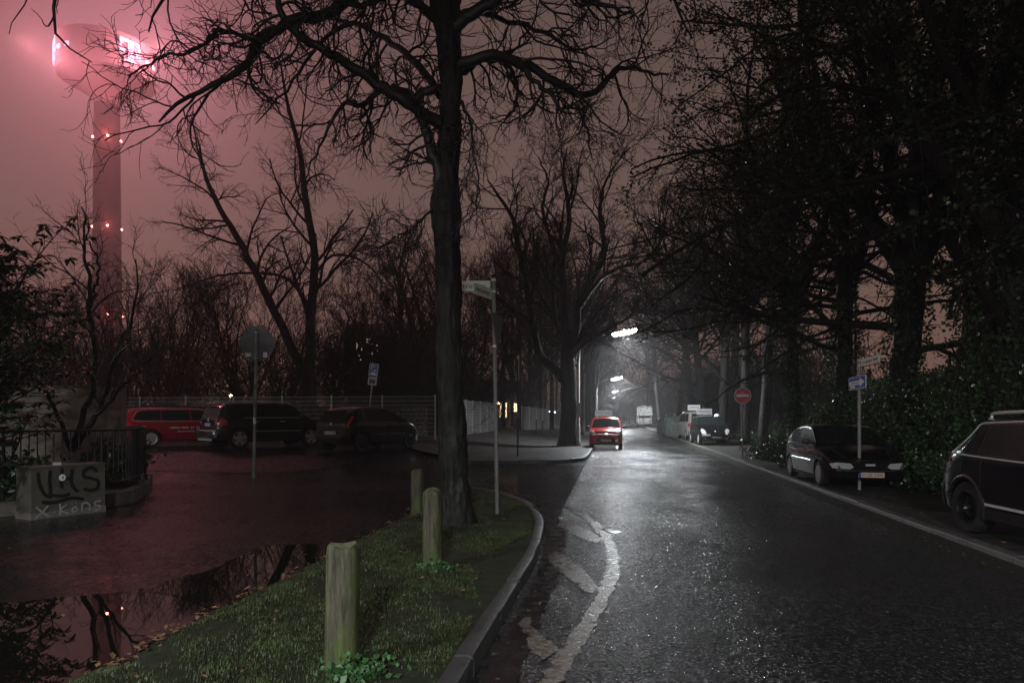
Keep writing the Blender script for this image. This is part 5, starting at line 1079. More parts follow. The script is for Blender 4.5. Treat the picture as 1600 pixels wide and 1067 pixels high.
class Car:
    def __init__(s, name, label, cat, c, loc, rz, group=None):
        """c: L length, W half width, top [(x, z)...] from rear to front, rear/front [(z, dx)...], belt, roof half width factor, wheels (xr, xf, r)"""
        s.c = c; s.t = thing(name, label, cat, loc, rz, group); L = c['L']; s.hl = L / 2
        xs = np.linspace(-s.hl, s.hl, 400); tx_ = np.array(c['top']); z = np.interp(xs, tx_[:, 0], tx_[:, 1]); k = np.hanning(c.get('sm', 17)); k /= k.sum(); zp = np.pad(z, len(k) // 2, mode='edge'); z = np.convolve(zp, k, 'valid'); s.xs, s.zs = xs, z
    def zt(s, x): return np.interp(x, s.xs, s.zs)
    def dx(s, x, z):
        c = s.c; r = np.interp(z, *np.array(c['rear']).T); f = np.interp(z, *np.array(c['front']).T)
        return r * sst(-s.hl + c.get('fr', 1.0), -s.hl, x) - f * sst(s.hl - c.get('ff', .8), s.hl, x)
    def hw(s, x, z):
        c = s.c; xi = np.abs(x / s.hl); P = 1 - c.get('round', .16) * xi ** 9 - .03 * xi ** 2
        b = c['belt']; rf = c['roof']; zz = [0.1, .30, .55, b - .06, b, c['H']]; ww = [.93, .975, 1.0, .985, .96, rf]
        return c['W'] * P * np.interp(z, zz, ww)
    def shell(s, x, t_):
        """point on the section at x; t in 0..1 from sill to the top centre"""
        c = s.c; zb = c.get('zb', .19) + .10 * sst(s.hl - .7, s.hl, x) + .10 * sst(-s.hl + .7, -s.hl, x); zt = s.zt(x); r = np.minimum(c.get('rad', .10), (zt - zb) * .4); 
        zs_ = zt - r; k = .62
        if t_ <= k: z = zb + (zs_ - zb) * t_ / k; return z, s.hw(x, z)
        a = (t_ - k) / (1 - k); w = s.hw(x, zs_)
        if a < .45: th = a / .45 * math.pi / 2; q = s.c.get('cr', .03); return zs_ + (r - q) * math.sin(th), w - r * 1.1 * (1 - math.cos(th))
        b_ = (a - .45) / .55; w0 = w - r * 1.1; q = s.c.get('cr', .03); y = w0 * (1 - b_); return zt - q * (y / w0) ** 2, y
    def body(s, mtl):
        c = s.c; e = np.linspace(-1, 1, 70); X = s.hl * np.sign(e) * (1 - (1 - np.abs(e)) ** 1.25); X = np.unique(np.concatenate([X, np.array(c['top'])[:, 0]])); X = X[(X >= -s.hl) & (X <= s.hl)]
        T = np.concatenate([np.linspace(0, .62, 12), np.linspace(.62, .79, 6)[1:], np.linspace(.79, 1, 6)[1:]]); nt_ = len(T); m = 2 * nt_ - 1; vs = []
        for x in X:
            row = []
            for t_ in T: z, y = s.shell(x, t_); row.append((x + s.dx(x, z), y, z))
            vs += row + [(a, -b_, d) for a, b_, d in row[-2::-1]]
        fs = [(i * m + k, i * m + k + 1, (i + 1) * m + k + 1, (i + 1) * m + k) for i in range(len(X) - 1) for k in range(m - 1)]
        fs += [((i + 1) * m, (i + 1) * m + m - 1, i * m + m - 1, i * m) for i in range(len(X) - 1)]
        for i, rv in ((0, False), (len(X) - 1, True)):   # end caps as strips across
            for k in range(nt_ - 1):
                q = (i * m + k, i * m + k + 1, i * m + m - 2 - k, i * m + m - 1 - k)
                if k == nt_ - 2: q = (i * m + k, i * m + k + 1, i * m + m - 1 - k)
                fs.append(q)
        mb = MB(); mb.add(vs, fs); me = mb.mesh('body'); o = link('body', me, None)
        cut = MB(); xr, xf, r = c['wheels']
        for xw in (xr, xf):
            for sd in (-1, 1):
                pr = [(.001, 0), (r + c.get('arch', .045), 0), (r + c.get('arch', .045), .6), (.001, .6)]; cc = MB(); cc.lathe(pr, 40, 'Y'); 
                cut.add([(v[0] + xw, (v[1] + c['W'] - .30) * sd, v[2] + r) for v in cc.v], cc.f)
        co = cut.build('cut', None); md = o.modifiers.new('b', 'BOOLEAN'); md.object = co; md.operation = 'DIFFERENCE'; md.solver = 'EXACT'
        dg = bpy.context.evaluated_depsgraph_get(); me2 = bpy.data.meshes.new_from_object(o.evaluated_get(dg)); bpy.data.objects.remove(o); bpy.data.objects.remove(co)
        me2.name = 'body'; me2.polygons.foreach_set('use_smooth', [True] * len(me2.polygons)); me2.set_sharp_from_angle(angle=R(32)); me2.materials.clear(); s.b = link('body', me2, mtl, s.t)
        return s
    def side(s, name, poly, m, off=.004, sides=(-1, 1), sub=10, parent=None, th=0):
        """polygon in (x, z) laid on the flank"""
        for sd in sides:
            bm = bmesh.new(); f = bm.faces.new([bm.verts.new((p[0], 0, p[1])) for p in poly]); bmesh.ops.triangulate(bm, faces=bm.faces)
            for _ in range(3): bmesh.ops.subdivide_edges(bm, edges=[e for e in bm.edges if e.calc_length() > .18], cuts=1); bmesh.ops.triangulate(bm, faces=bm.faces)
            for v in bm.verts: x, z = v.co.x, v.co.z; v.co.y = sd * (s.hw(x, z) + off); v.co.x = x + s.dx(x, z)
            if th:
                g = bmesh.ops.extrude_face_region(bm, geom=bm.faces[:]); 
                for v in [q for q in g['geom'] if isinstance(q, bmesh.types.BMVert)]: v.co.y -= sd * th
            bmesh.ops.recalc_face_normals(bm, faces=bm.faces); me = bpy.data.meshes.new(name); bm.to_mesh(me); bm.free(); me.polygons.foreach_set('use_smooth', [True] * len(me.polygons)); me.set_sharp_from_angle(angle=R(40)); link(name, me, m, parent or s.t)
    def line(s, name, pts, r, m, off=.004, sides=(-1, 1), closed=False):
        for sd in sides:
            P = catmull([np.array(p, float) for p in pts], 4, closed) if len(pts) > 2 else [np.array(pts[0], float) * (1 - k / 8) + np.array(pts[1], float) * k / 8 for k in range(9)]
            if closed: P.append(P[0])
            mb = MB(); mb.tube([(p[0] + s.dx(p[0], p[1]), sd * (s.hw(p[0], p[1]) + off), p[1]) for p in P], r, 5); mb.build(name, m, s.t, 50)
    def topglass(s, name, x0, x1, inset=.07, m=None, off=.005, nx=10, ny=9):
        mb = MB(); vs = []
        for i in range(nx):
            x = x0 + (x1 - x0) * i / (nx - 1); q = s.c.get('cr', .03); zt = s.zt(x); r = s.c.get('rad', .10); w0 = s.hw(x, zt - r) - r * 1.1; w = s.hw(x, zt - r) - inset - r * .5
            for j in range(ny): y = w * (2 * j / (ny - 1) - 1); z = zt - q * min(1, (y / w0) ** 2) ; vs.append((x + s.dx(x, z), y, z + off * 1.5))
        mb.add(vs, [(i * ny + j, i * ny + j + 1, (i + 1) * ny + j + 1, (i + 1) * ny + j) for i in range(nx - 1) for j in range(ny - 1)]); return mb.build(name, m or M['glass'], s.t, 60)
    def end(s, name, poly, m, which=-1, off=.004, mirror=False, th=0, wrap=.10):
        """polygon in (y, z) laid on the rear (-1) or front (+1) face; follows the rounded corners"""
        for my in ((1, -1) if mirror else (1,)):
            bm = bmesh.new(); bm.faces.new([bm.verts.new((0, p[0] * my, p[1])) for p in poly]); bmesh.ops.triangulate(bm, faces=bm.faces)
            for _ in range(3): bmesh.ops.subdivide_edges(bm, edges=[e for e in bm.edges if e.calc_length() > .14], cuts=1); bmesh.ops.triangulate(bm, faces=bm.faces)
            for v in bm.verts: v.co.x = s.xe(v.co.y, v.co.z, which) + which * off
            if th:
                g = bmesh.ops.extrude_face_region(bm, geom=bm.faces[:])
                for v in [q for q in g['geom'] if isinstance(q, bmesh.types.BMVert)]: v.co.x += which * th
            bmesh.ops.recalc_face_normals(bm, faces=bm.faces); me = bpy.data.meshes.new(name); bm.to_mesh(me); bm.free(); me.polygons.foreach_set('use_smooth', [True] * len(me.polygons)); me.set_sharp_from_angle(angle=R(40)); o = link(name, me, m, s.t)
        return o
    def xe(s, y, z, which):
        lo, hi = 0.0, s.hl; y = abs(y)
        if s.hw(which * s.hl, z) >= y: x = which * s.hl
        else:
            a, b_ = s.hl - .9, s.hl
            for _ in range(18):
                mm = (a + b_) / 2
                if s.hw(which * mm, z) > y: a = mm
                else: b_ = mm
            x = which * a
        zt = s.zt(x)
        if which > 0 and z > zt - .02:     # on the bonnet: step back until the surface is high enough
            while s.zt(x) < z + .0 and x > 0: x -= .01
        return x + float(s.dx(x, z))
    def wheels(s, rim, spokes, m_rim, w=.20, rr=.66, steer=0):
        xr, xf, r = s.c['wheels']
        for xw in (xr, xf):
            for sd in (-1, 1): wheel(s.t, xw, sd * (s.c['W'] - w / 2 - .025), r, w, rim, spokes, sd, m_rim, rr)
    def plate(s, txt, z, which=-1, m='plate', w=.52, y=0, slope=0):
        x = s.xe(w / 2, z, which) + which * .03; mb = MB(); mb.box((0, 0, 0), (.016, w, .11)); o = mb.build('number_plate', M[m], s.t); o.location = (x, y, z); 
        if slope: o.rotation_euler = (0, slope, 0)
        mb = MB(); mb.box((which * .009, which * (-w / 2 + .024) , 0), (.002, .044, .108)); mb.build('country_band', M['blue'], o)
        text_mesh(txt, .085, M['ink'], o, (which * .0095, which * .02, 0), (math.pi / 2, 0, which * math.pi / 2), 'plate_lettering', .0006, width=w * .80)
        return o
    def mirror(s, x, z, m=None):
        for sd in (-1, 1):
            mb = MB(); y = s.hw(x, z); mb.lathe([(.001, -.05), (.05, -.045), (.075, 0), (.06, .04), (.001, .05)], 14, 'X', c=(0, 0, 0)); 
            vs = [(v[0] * 1.0 + x, (v[1] * 1.5) + sd * (y + .12), v[2] * .95 + z + .03) for v in mb.v]; m2 = MB(); m2.add(vs, mb.f); m2.tube([(x + .02, sd * (y - .03), z), (x + .01, sd * (y + .08), z + .02)], .022, 8); m2.build('wing_mirror', m or M['trim'], s.t, 50)
    def cabin_sticker(s, x, y, w=.1):
        pass

# --- red long estate seen from the side, behind the railing
hd = math.atan2(.70, .71)
def place_by_wheel(c, u, d, hdg, which='r'):
    """put the rear right wheel at pixel column u and depth d"""
    x = at(u, 690, d)[0]; xr, xf, r = c['wheels']; xw = xr if which == 'r' else xf; ox, oy = xw, -(c['W'] - .12)
    cx = x - (ox * math.cos(hdg) - oy * math.sin(hdg)); cy = d - (ox * math.sin(hdg) + oy * math.cos(hdg)); return cx, cy
def ground_z(cx, cy): return float(rise(cx, cy))
c = dict(L=4.75, W=.91, H=1.50, belt=.94, roof=.74, zb=.20, sm=21, rad=.08, fr=.55, ff=.9, wheels=(-1.42, 1.29, .325), round=.17,
         top=[(-2.375, 1.36), (-2.15, 1.45), (-1.2, 1.485), (0, 1.50), (.55, 1.44), (1.45, .96), (1.9, .87), (2.25, .78), (2.375, .68)], rear=[(.2, .03), (.5, 0), (.9, .03), (1.0, .06), (1.5, .38)], front=[(.2, .03), (.5, 0), (.8, .08)])
hdg = R(41); cx, cy = place_by_wheel(c, 235, 25.0, hdg)
k = Car('parked_estate_car', 'red estate car with white lettering on its flank, parked leftmost behind the railing', 'car', c, (cx, cy, ground_z(cx, cy) + .01), hdg).body(M['car_red'])
k.side('window', [(-1.98, 1.02), (-1.9, 1.22), (-1.72, 1.34), (-1.08, 1.37), (-1.08, .99)], M['glass']); k.side('window', [(-1.04, .99), (-1.04, 1.37), (-.10, 1.385), (-.05, .985)], M['glass']); k.side('window', [(.0, .985), (-.05, 1.385), (.42, 1.355), (1.22, .98)], M['glass'])
k.line('chrome_surround', [(-2.02, 1.0), (-1.93, 1.24), (-1.74, 1.37), (-1.0, 1.40), (0, 1.41), (.45, 1.38), (1.26, .97), (.5, .965), (-1, .965)], .010, M['chrome'], closed=True)
k.line('roof_rail', [(-1.95, 1.47), (-1.6, 1.52), (-.6, 1.53), (.15, 1.52), (.4, 1.46)], .017, M['trim'], off=-.05)
k.line('crease', [(-2.1, .80), (0, .82), (1.6, .80)], .008, M['car_red'], off=-.002); k.line('sill_strip', [(-.95, .27), (.85, .27)], .018, M['trim'])
for x in (-1.05, .0, 1.0): k.line('door_gap', [(x, .32), (x, .98)], .003, M['black'], off=.0)
for x in (-.85, .18): k.side('door_handle', [(x, .84), (x + .2, .84), (x + .2, .875), (x, .875)], M['car_red'], off=.02, th=.02)
k.topglass('windscreen', .62, 1.38, .06); k.end('tail_lamp', [(.50, .82), (.82, .80), (.86, .96), (.80, 1.0), (.50, .96)], M['tail'], -1, .006, True); k.end('rear_window', [(-.60, 1.02), (.60, 1.02), (.52, 1.36), (-.52, 1.36)], M['glass'], -1, .006); k.end('bumper', [(-.80, .30), (.80, .30), (.84, .55), (-.84, .55)], M['car_red'], -1, .03, th=.03)
k.plate('K MX 204', .70); k.mirror(1.05, .97, M['car_red']); k.wheels('spoke', 10, M['alloy'])
for sd in (-1,):
    yy = -(k.hw(-.2, .70) + .010); text_mesh('0800-888 55 22', .105, M['white'], k.t, (-.25, yy, .72), (math.pi / 2, 0, 0), width=1.05); text_mesh('www.hilti.de', .09, M['white'], k.t, (-.13, yy, .59), (math.pi / 2, 0, 0), width=.80); text_mesh('H', .24, M['white'], k.t, (.72, -(k.hw(.72, .66) + .006), .66), (math.pi / 2, 0, 0), width=.3)
# --- anthracite boxy off-roader
c = dict(L=4.53, W=.92, H=1.66, belt=1.08, roof=.80, zb=.26, sm=11, rad=.09, fr=.5, ff=.5, wheels=(-1.42, 1.33, .365), round=.13, arch=.05,
         top=[(-2.265, 1.50), (-2.1, 1.60), (-1.4, 1.64), (0, 1.66), (.62, 1.60), (1.22, 1.12), (1.4, 1.08), (2.0, 1.02), (2.265, .90)], rear=[(.2, .05), (.45, 0), (.6, .02), (.62, .08), (1.05, .12), (1.6, .36)], front=[(.2, .05), (.5, 0), (.9, .05)])
hdg = R(45); cx, cy = place_by_wheel(c, 373, 24.0, hdg)
k = Car('parked_offroader', 'anthracite boxy off-roader with chrome roof rails, parked in the middle of the three', 'car', c, (cx, cy, ground_z(cx, cy) + .01), hdg).body(M['car_grey'])
k.side('window', [(-1.92, 1.14), (-1.72, 1.48), (-1.12, 1.51), (-1.16, 1.13)], M['glass']); k.side('window', [(-1.1, 1.13), (-1.06, 1.51), (-.18, 1.53), (-.14, 1.12)], M['glass']); k.side('window', [(-.06, 1.12), (-.10, 1.53), (.5, 1.49), (.98, 1.13)], M['glass'])
k.line('chrome_strip', [(-1.25, 1.10), (1.02, 1.10)], .011, M['chrome']); k.line('roof_rail', [(-1.75, 1.60), (-1.6, 1.67), (-.6, 1.695), (.35, 1.67), (.62, 1.58)], .020, M['chrome'], off=-.07)
k.line('flank_strip', [(-.95, .62), (.85, .62)], .012, M['chrome']); k.side('sill_cladding', [(-.98, .27), (.88, .27), (.88, .40), (-.98, .40)], M['trim'], off=.012, th=.01)
for x in (-1.12, -.12, .98): k.line('door_gap', [(x, .42), (x, 1.10)], .003, M['black'], off=0)
for x in (-.95, .06): k.side('door_handle', [(x, .94), (x + .2, .94), (x + .2, .975), (x, .975)], M['chrome'], off=.02, th=.02)
k.topglass('windscreen', .68, 1.18, .05); k.end('rear_window', [(-.64, 1.12), (.64, 1.12), (.58, 1.48), (-.58, 1.48)], M['glass'], -1, .006); k.end('tail_lamp', [(.58, .84), (.80, .80), (.83, 1.08), (.78, 1.12), (.60, 1.02)], M['tail'], -1, .008, True); k.side('tail_lamp_flank', [(-2.2, .82), (-1.86, .86), (-1.9, 1.0), (-2.1, 1.08), (-2.2, 1.08)], M['tail'], off=.006)
k.end('reversing_lens', [(.62, .92), (.80, .90), (.81, .96), (.62, .98)], M['lens'], -1, .012, True); k.end('bumper', [(-.82, .40), (.82, .40), (.85, .66), (-.85, .66)], M['car_grey'], -1, .05, th=.05); k.end('bumper_chrome', [(-.80, .645), (.80, .645), (.80, .67), (-.80, .67)], M['chrome'], -1, .104, th=.01); k.end('skid_plate', [(-.6, .30), (.6, .30), (.66, .40), (-.66, .40)], M['chrome'], -1, .03, th=.02)
k.end('roof_spoiler', [(-.62, 1.52), (.62, 1.52), (.6, 1.57), (-.6, 1.57)], M['trim'], -1, .05, th=.06); k.end('tailgate_emblem', [(-.06, 1.0), (.0, .95), (.06, 1.0), (.06, 1.05), (0, 1.1), (-.06, 1.05)], M['chrome'], -1, .01, th=.01)
k.plate('K LF 126', .86, w=.50); k.mirror(.85, 1.12); k.wheels('spoke', 5, M['alloy'], .23, .68)
# --- small black car with the arched roof
c = dict(L=3.87, W=.84, H=1.53, belt=.98, roof=.74, zb=.20, sm=31, rad=.12, fr=.7, ff=.6, wheels=(-1.25, 1.25, .305), round=.20,
         top=[(-1.935, 1.26), (-1.7, 1.40), (-1.0, 1.51), (-.4, 1.53), (.2, 1.45), (.8, 1.19), (1.25, .98), (1.65, .83), (1.935, .62)], rear=[(.2, .06), (.45, 0), (.9, .04), (1.5, .36)], front=[(.2, .06), (.45, 0), (.7, .12)])
hdg = R(60); cx, cy = place_by_wheel(c, 564, 22.6, hdg)
k = Car('parked_small_car', 'black small car with arched roof, parked rightmost near the big near trunk', 'car', c, (cx, cy, ground_z(cx, cy) + .01), hdg).body(M['car_black'])
k.side('window', [(-1.55, 1.06), (-1.45, 1.30), (-1.2, 1.36), (-1.15, 1.04)], M['glass']); k.side('window', [(-1.08, 1.03), (-1.08, 1.37), (-.3, 1.40), (-.25, 1.0)], M['glass']); k.side('window', [(-.18, 1.0), (-.2, 1.395), (.25, 1.33), (1.02, .98)], M['glass'])
for x in (-1.1, -.22, .95): k.line('door_gap', [(x, .32), (x, .99)], .003, M['black'], off=0)
k.line('flank_strip', [(-.9, .58), (.9, .55)], .012, M['trim'])
for x in (-.95, -.05): k.side('door_handle', [(x, .88), (x + .18, .88), (x + .18, .91), (x, .91)], M['car_black'], off=.02, th=.02)
k.topglass('windscreen', .35, 1.18, .06); k.end('rear_window', [(-.55, 1.0), (.55, 1.0), (.5, 1.36), (-.5, 1.36)], M['glass'], -1, .006); k.end('high_brake_lamp', [(-.2, 1.405), (.2, 1.405), (.2, 1.43), (-.2, 1.43)], M['tail'], -1, .02, th=.02); k.end('tail_lamp', [(.66, .80), (.72, .80), (.70, 1.26), (.66, 1.28)], M['tail'], -1, .008, True)
k.end('bumper', [(-.74, .34), (.74, .34), (.76, .56), (-.76, .56)], M['car_black'], -1, .04, th=.04); k.end('emblem', [(-.05, .88), (.05, .88), (.0, .96)], M['chrome'], -1, .008, th=.01); k.end('wiper', [(-.3, 1.02), (.28, 1.06), (.28, 1.075), (-.3, 1.035)], M['trim'], -1, .02, th=.01)
k.plate('K UW 3000', .62); k.mirror(.82, 1.0, M['car_black']); k.wheels('hub', 7, M['steel_black'])
# --- red city car facing the viewer
HR = -math.pi / 2 + math.atan(-.145) + 0.0
c = dict(L=3.58, W=.80, H=1.54, belt=.98, roof=.78, zb=.20, sm=17, rad=.11, fr=.5, ff=.45, wheels=(-1.2, 1.19, .28), round=.22,
         top=[(-1.79, 1.42), (-1.5, 1.50), (-.5, 1.54), (.2, 1.50), (.95, 1.03), (1.2, .98), (1.6, .86), (1.79, .70)], rear=[(.2, .05), (1, .03), (1.5, .2)], front=[(.2, .06), (.42, 0), (.62, .03), (.8, .12)])
x, y = at(947, 690, 33.6)[:2]
def front_kit(k, txt, lamp, m_body, pm='plate', grille=True, pz=.45):
    k.end('headlamp', lamp, M['lens'], 1, .012, True, th=.012)
    if grille: k.end('lower_grille', [(-.40, .33), (.40, .33), (.46, .44), (.40, .56), (-.40, .56), (-.46, .44)], M['black'], 1, .012, th=.006)
    k.plate(txt, pz, 1, pm)
k = Car('parked_city_car', 'small bright red city car parked facing the viewer under the lamps', 'car', c, (x, y, .01), HR).body(M['car_rred'])
k.topglass('windscreen', .26, .93, .045); k.side('window', [(-.1, 1.02), (-.12, 1.42), (.25, 1.38), (.85, 1.02)], M['glass']); k.side('window', [(-1.1, 1.04), (-1.05, 1.40), (-.18, 1.42), (-.16, 1.02)], M['glass'])
front_kit(k, 'GÖ K 3700', [(.42, .74), (.50, .68), (.72, .72), (.76, .86), (.70, .93), (.58, .86)], M['car_rred'], 'plate_warm'); k.end('upper_grille', [(-.34, .71), (.34, .71), (.38, .76), (-.38, .76)], M['black'], 1, .014, th=.01); k.end('emblem', [(-.07, .73), (0, .70), (.07, .73), (.07, .76), (0, .79), (-.07, .76)], M['chrome'], 1, .03, th=.01)
k.end('fog_lamp_recess', [(.56, .42), (.68, .42), (.70, .52), (.56, .52)], M['black'], 1, .012, True, th=.006); k.mirror(.72, 1.02, M['trim']); k.wheels('hub', 7, M['hub'], .18)
mb = MB(); mb.tube([(.98, -.5, 1.05), (.75, .1, 1.19)], .008, 6); mb.tube([(.98, .15, 1.05), (.80, .62, 1.14)], .008, 6); mb.build('wiper_pair', M['black'], k.t)
# --- silver car with a roof sign behind the red one
c2 = dict(c, L=4.0, wheels=(-1.3, 1.3, .30), top=[(-2.0, .95), (-1.85, 1.30), (-1.2, 1.50), (-.2, 1.52), (.35, 1.46), (1.1, 1.0), (1.7, .88), (2.0, .7)])
def roof_sign(t, x, y, z, w, txt, m='white', h=.26, rz=math.pi / 2, sh=.10):
    mb = MB(); mb.box((x, y, z + h / 2 + .05), (sh, w, h)); o = mb.build('roof_sign', M[m], t); mb = MB(); mb.box((x, y, z + .02), (.3, .06, .05)); mb.build('sign_foot', M['trim'], o)
    text_mesh(txt, h * .5, M['ink'], o, (x + sh / 2 + .003, y, z + h / 2 + .05), (math.pi / 2, 0, math.pi / 2), width=w * .8); return o
x, y = at(947, 690, 44)[:2]; k = Car('parked_silver_car', 'silver car with a box sign on its roof, parked hidden behind the red city car', 'car', c2, (x - .15, y, .01), HR).body(M['car_silver'])
k.topglass('windscreen', .42, 1.05, .045); k.wheels('hub', 7, M['hub'], .18); roof_sign(k.t, .0, 0, 1.52, 1.1, 'FAHRSCHULE', 'signgrey', .34); k.end('headlamp', [(.42, .74), (.50, .68), (.72, .72), (.76, .86), (.58, .86)], M['lens'], 1, .012, True)
# --- dark hatchback on the right, facing the viewer
c = dict(L=4.19, W=.87, H=1.42, belt=.92, roof=.72, zb=.17, sm=41, rad=.10, fr=1.2, ff=.7, wheels=(-1.30, 1.24, .29), round=.24,
         top=[(-2.095, .92), (-1.75, 1.12), (-1.1, 1.36), (-.4, 1.42), (.05, 1.40), (1.0, .95), (1.25, .90), (1.8, .76), (2.095, .60)], rear=[(.2, .05), (.6, 0), (.95, .05)], front=[(.2, .06), (.42, 0), (.6, .05), (.75, .2)])
hdg = HR; x, y = 7.05 + .83 + .18, 15.6 + 1.24
k = Car('parked_hatchback', 'rounded dark hatchback facing the viewer on the right, behind the one-way sign post', 'car', c, (x, y, .012), hdg).body(M['car_black'])
ZP = dict(off=.005)
k.side('window', [(-1.50, 1.0), (-1.25, 1.19), (-.80, 1.30), (-.46, 1.32), (-.42, .95), (-1.3, .95)], M['glass']); k.side('window', [(-.36, .95), (-.40, 1.325), (-.05, 1.32), (.22, 1.25), (.90, .93)], M['glass'])
k.line('window_surround', [(-1.56, .98), (-1.28, 1.21), (-.82, 1.33), (-.4, 1.35), (.0, 1.345), (.3, 1.26), (.98, .92), (0, .93), (-1.2, .93)], .008, M['trim'], closed=True)
k.topglass('windscreen', .16, .98, .05); k.line('rubbing_strip', [(-.92, .56), (.80, .56)], .016, M['trim'], off=.006); k.line('rub_chrome', [(-.90, .578), (.78, .578)], .006, M['chrome'], off=.016); k.side('sill', [(-.95, .18), (.86, .18), (.86, .26), (-.95, .26)], M['trim'], off=.01, th=.01)
for x_ in (-.40, .86): k.line('door_gap', [(x_, .27), (x_, .93)], .003, M['black'], off=0)
for x_ in (-.72, .10): k.side('door_handle', [(x_, .80), (x_ + .2, .80), (x_ + .2, .835), (x_, .835)], M['trim'], off=.02, th=.02)
k.end('headlamp', [(.34, .50), (.42, .46), (.74, .47), (.78, .56), (.66, .60), (.40, .58)], M['lens'], 1, .010, True, th=.01); k.end('badge', [(-.10, .53), (.10, .53), (.10, .57), (-.10, .57)], M['chrome'], 1, .014, th=.008)
k.end('bumper', [(-.74, .26), (.74, .26), (.78, .44), (-.78, .44)], M['car_black'], 1, .03, th=.03); k.end('bumper_chrome', [(-.70, .425), (.70, .425), (.70, .44), (-.70, .44)], M['trim'], 1, .065, th=.01)
k.plate('D·QE 5336', .34, 1, 'plate_warm').location.x += .04; k.mirror(.66, .97, M['trim']); k.wheels('hub', 7, M['hub'], .18, .68)
mb = MB(); mb.box((.0, 0, 1.30), (.02, .22, .06)); mb.build('rear_view_mirror', M['trim'], k.t)
for (ya, yb, dz) in ((-.55, .05, 0), (.0, .6, .0)):
    mb = MB(); P = [(x_, ya + (yb - ya) * f, float(k.zt(x_)) + .02) for x_, f in ((1.0, 0), (.93, .35), (.87, .7), (.83, 1))]; mb.tube(P, .008, 6); mb.build('wiper', M['trim'], k.t, 50)
mb = MB(); x_ = 1.30; mb.tube([(x_, -.60, float(k.zt(x_)) + .004), (1.95, -.46, float(k.zt(1.95)) + .004)], .006, 5); mb.tube([(x_, .60, float(k.zt(x_)) + .004), (1.95, .46, float(k.zt(1.95)) + .004)], .006, 5); mb.build('bonnet_edge', M['trim'], k.t, 50)
# --- dark off-roader cut by the right edge, seen from the rear flank
c = dict(L=4.43, W=.905, H=1.62, belt=1.06, roof=.76, zb=.25, sm=21, rad=.12, fr=1.15, ff=.6, wheels=(-1.33, 1.28, .36), round=.20, arch=.05,
         top=[(-2.215, 1.46), (-1.95, 1.58), (-1.2, 1.615), (-.1, 1.63), (.5, 1.57), (1.3, 1.10), (1.6, 1.02), (2.0, .95), (2.215, .8)], rear=[(.2, .08), (.5, 0), (.8, .02), (1.0, .10), (1.1, .18), (1.6, .82)], front=[(.2, .05), (.5, 0), (.9, .08)])
hdg = -R(94)
xw, yw = at(1521, 760, 9.5)[:2]; oy = -(c['W'] - .13); ox = -1.33
cx = xw - (ox * math.cos(hdg) - oy * math.sin(hdg)); cy = yw - (ox * math.sin(hdg) + oy * math.cos(hdg))
k = Car('parked_suv', 'dark blue-black off-roader cut by the right edge, on black steel wheels', 'car', c, (cx, cy, .01), hdg).body(M['car_blue'])
k.side('window', [(-1.90, 1.14), (-1.62, 1.42), (-1.40, 1.47), (-1.56, 1.12)], M['glass']); k.side('window', [(-1.50, 1.115), (-1.33, 1.485), (-1.08, 1.50), (-1.16, 1.10)], M['glass']); k.side('window', [(-1.10, 1.10), (-1.02, 1.50), (-.12, 1.525), (-.10, 1.08)], M['glass']); k.side('window', [(-.02, 1.08), (-.04, 1.525), (.42, 1.48), (1.08, 1.08)], M['glass'])
k.line('chrome_surround', [(-1.98, 1.09), (-1.90, 1.20), (-1.66, 1.44), (-1.38, 1.51), (-1.0, 1.535), (0, 1.56), (.45, 1.51), (1.14, 1.06), (0, 1.055), (-1.2, 1.075), (-1.7, 1.09)], .013, M['chrome'], closed=True)
k.line('roof_rail', [(-1.60, 1.545), (-1.50, 1.62), (-1.1, 1.665), (0, 1.685), (.4, 1.65), (.55, 1.57)], .022, M['chrome'], off=-.09)
k.side('tail_lamp', [(-2.20, .90), (-1.86, .98), (-1.90, 1.08), (-2.12, 1.12), (-2.2, 1.10)], M['tail'], off=.008, th=.004); k.end('tail_lamp_rear', [(.50, .93), (.78, .90), (.80, 1.10), (.56, 1.10)], M['tail'], -1, .008, True)
for sd in (-1,):
    for xw_ in (-1.33, 1.28):
        P = [(xw_ + .43 * math.cos(R(a)), .36 + .43 * math.sin(R(a))) for a in range(-14, 196, 10)]; mb = MB(); mb.tube([(p[0] + float(k.dx(p[0], p[1])), sd * (k.hw(p[0], max(p[1], .3)) + .004), p[1]) for p in P], .026, 6); mb.build('arch_cladding', M['trim'], k.t, 50)
k.side('sill_cladding', [(-.90, .26), (.82, .26), (.82, .40), (-.90, .40)], M['trim'], off=.012, th=.01); k.side('sill_chrome', [(-.86, .44), (.80, .44), (.80, .475), (-.86, .475)], M['chrome'], off=.016, th=.01)
k.side('fuel_flap', [(-1.62, .84), (-1.42, .84), (-1.42, 1.02), (-1.62, 1.02)], M['car_blue'], off=.003); 
for x_ in (-.98, -.06, 1.0): k.line('door_gap', [(x_, .42), (x_, 1.05)], .004, M['black'], off=0)
for x_ in (-.88, .06): k.side('door_handle', [(x_, .90), (x_ + .2, .90), (x_ + .2, .935), (x_, .935)], M['car_blue'], off=.03, th=.02)
k.end('rear_window', [(-.6, 1.14), (.6, 1.14), (.54, 1.46), (-.54, 1.46)], M['glass'], -1, .006); k.end('bumper', [(-.80, .32), (.80, .32), (.84, .62), (-.84, .62)], M['trim'], -1, .04, th=.04); k.topglass('windscreen', .58, 1.26, .05)
k.plate('K TG 118', .80); k.mirror(.9, 1.1); k.wheels('steel', 0, M['steel_black'], .22, .64)
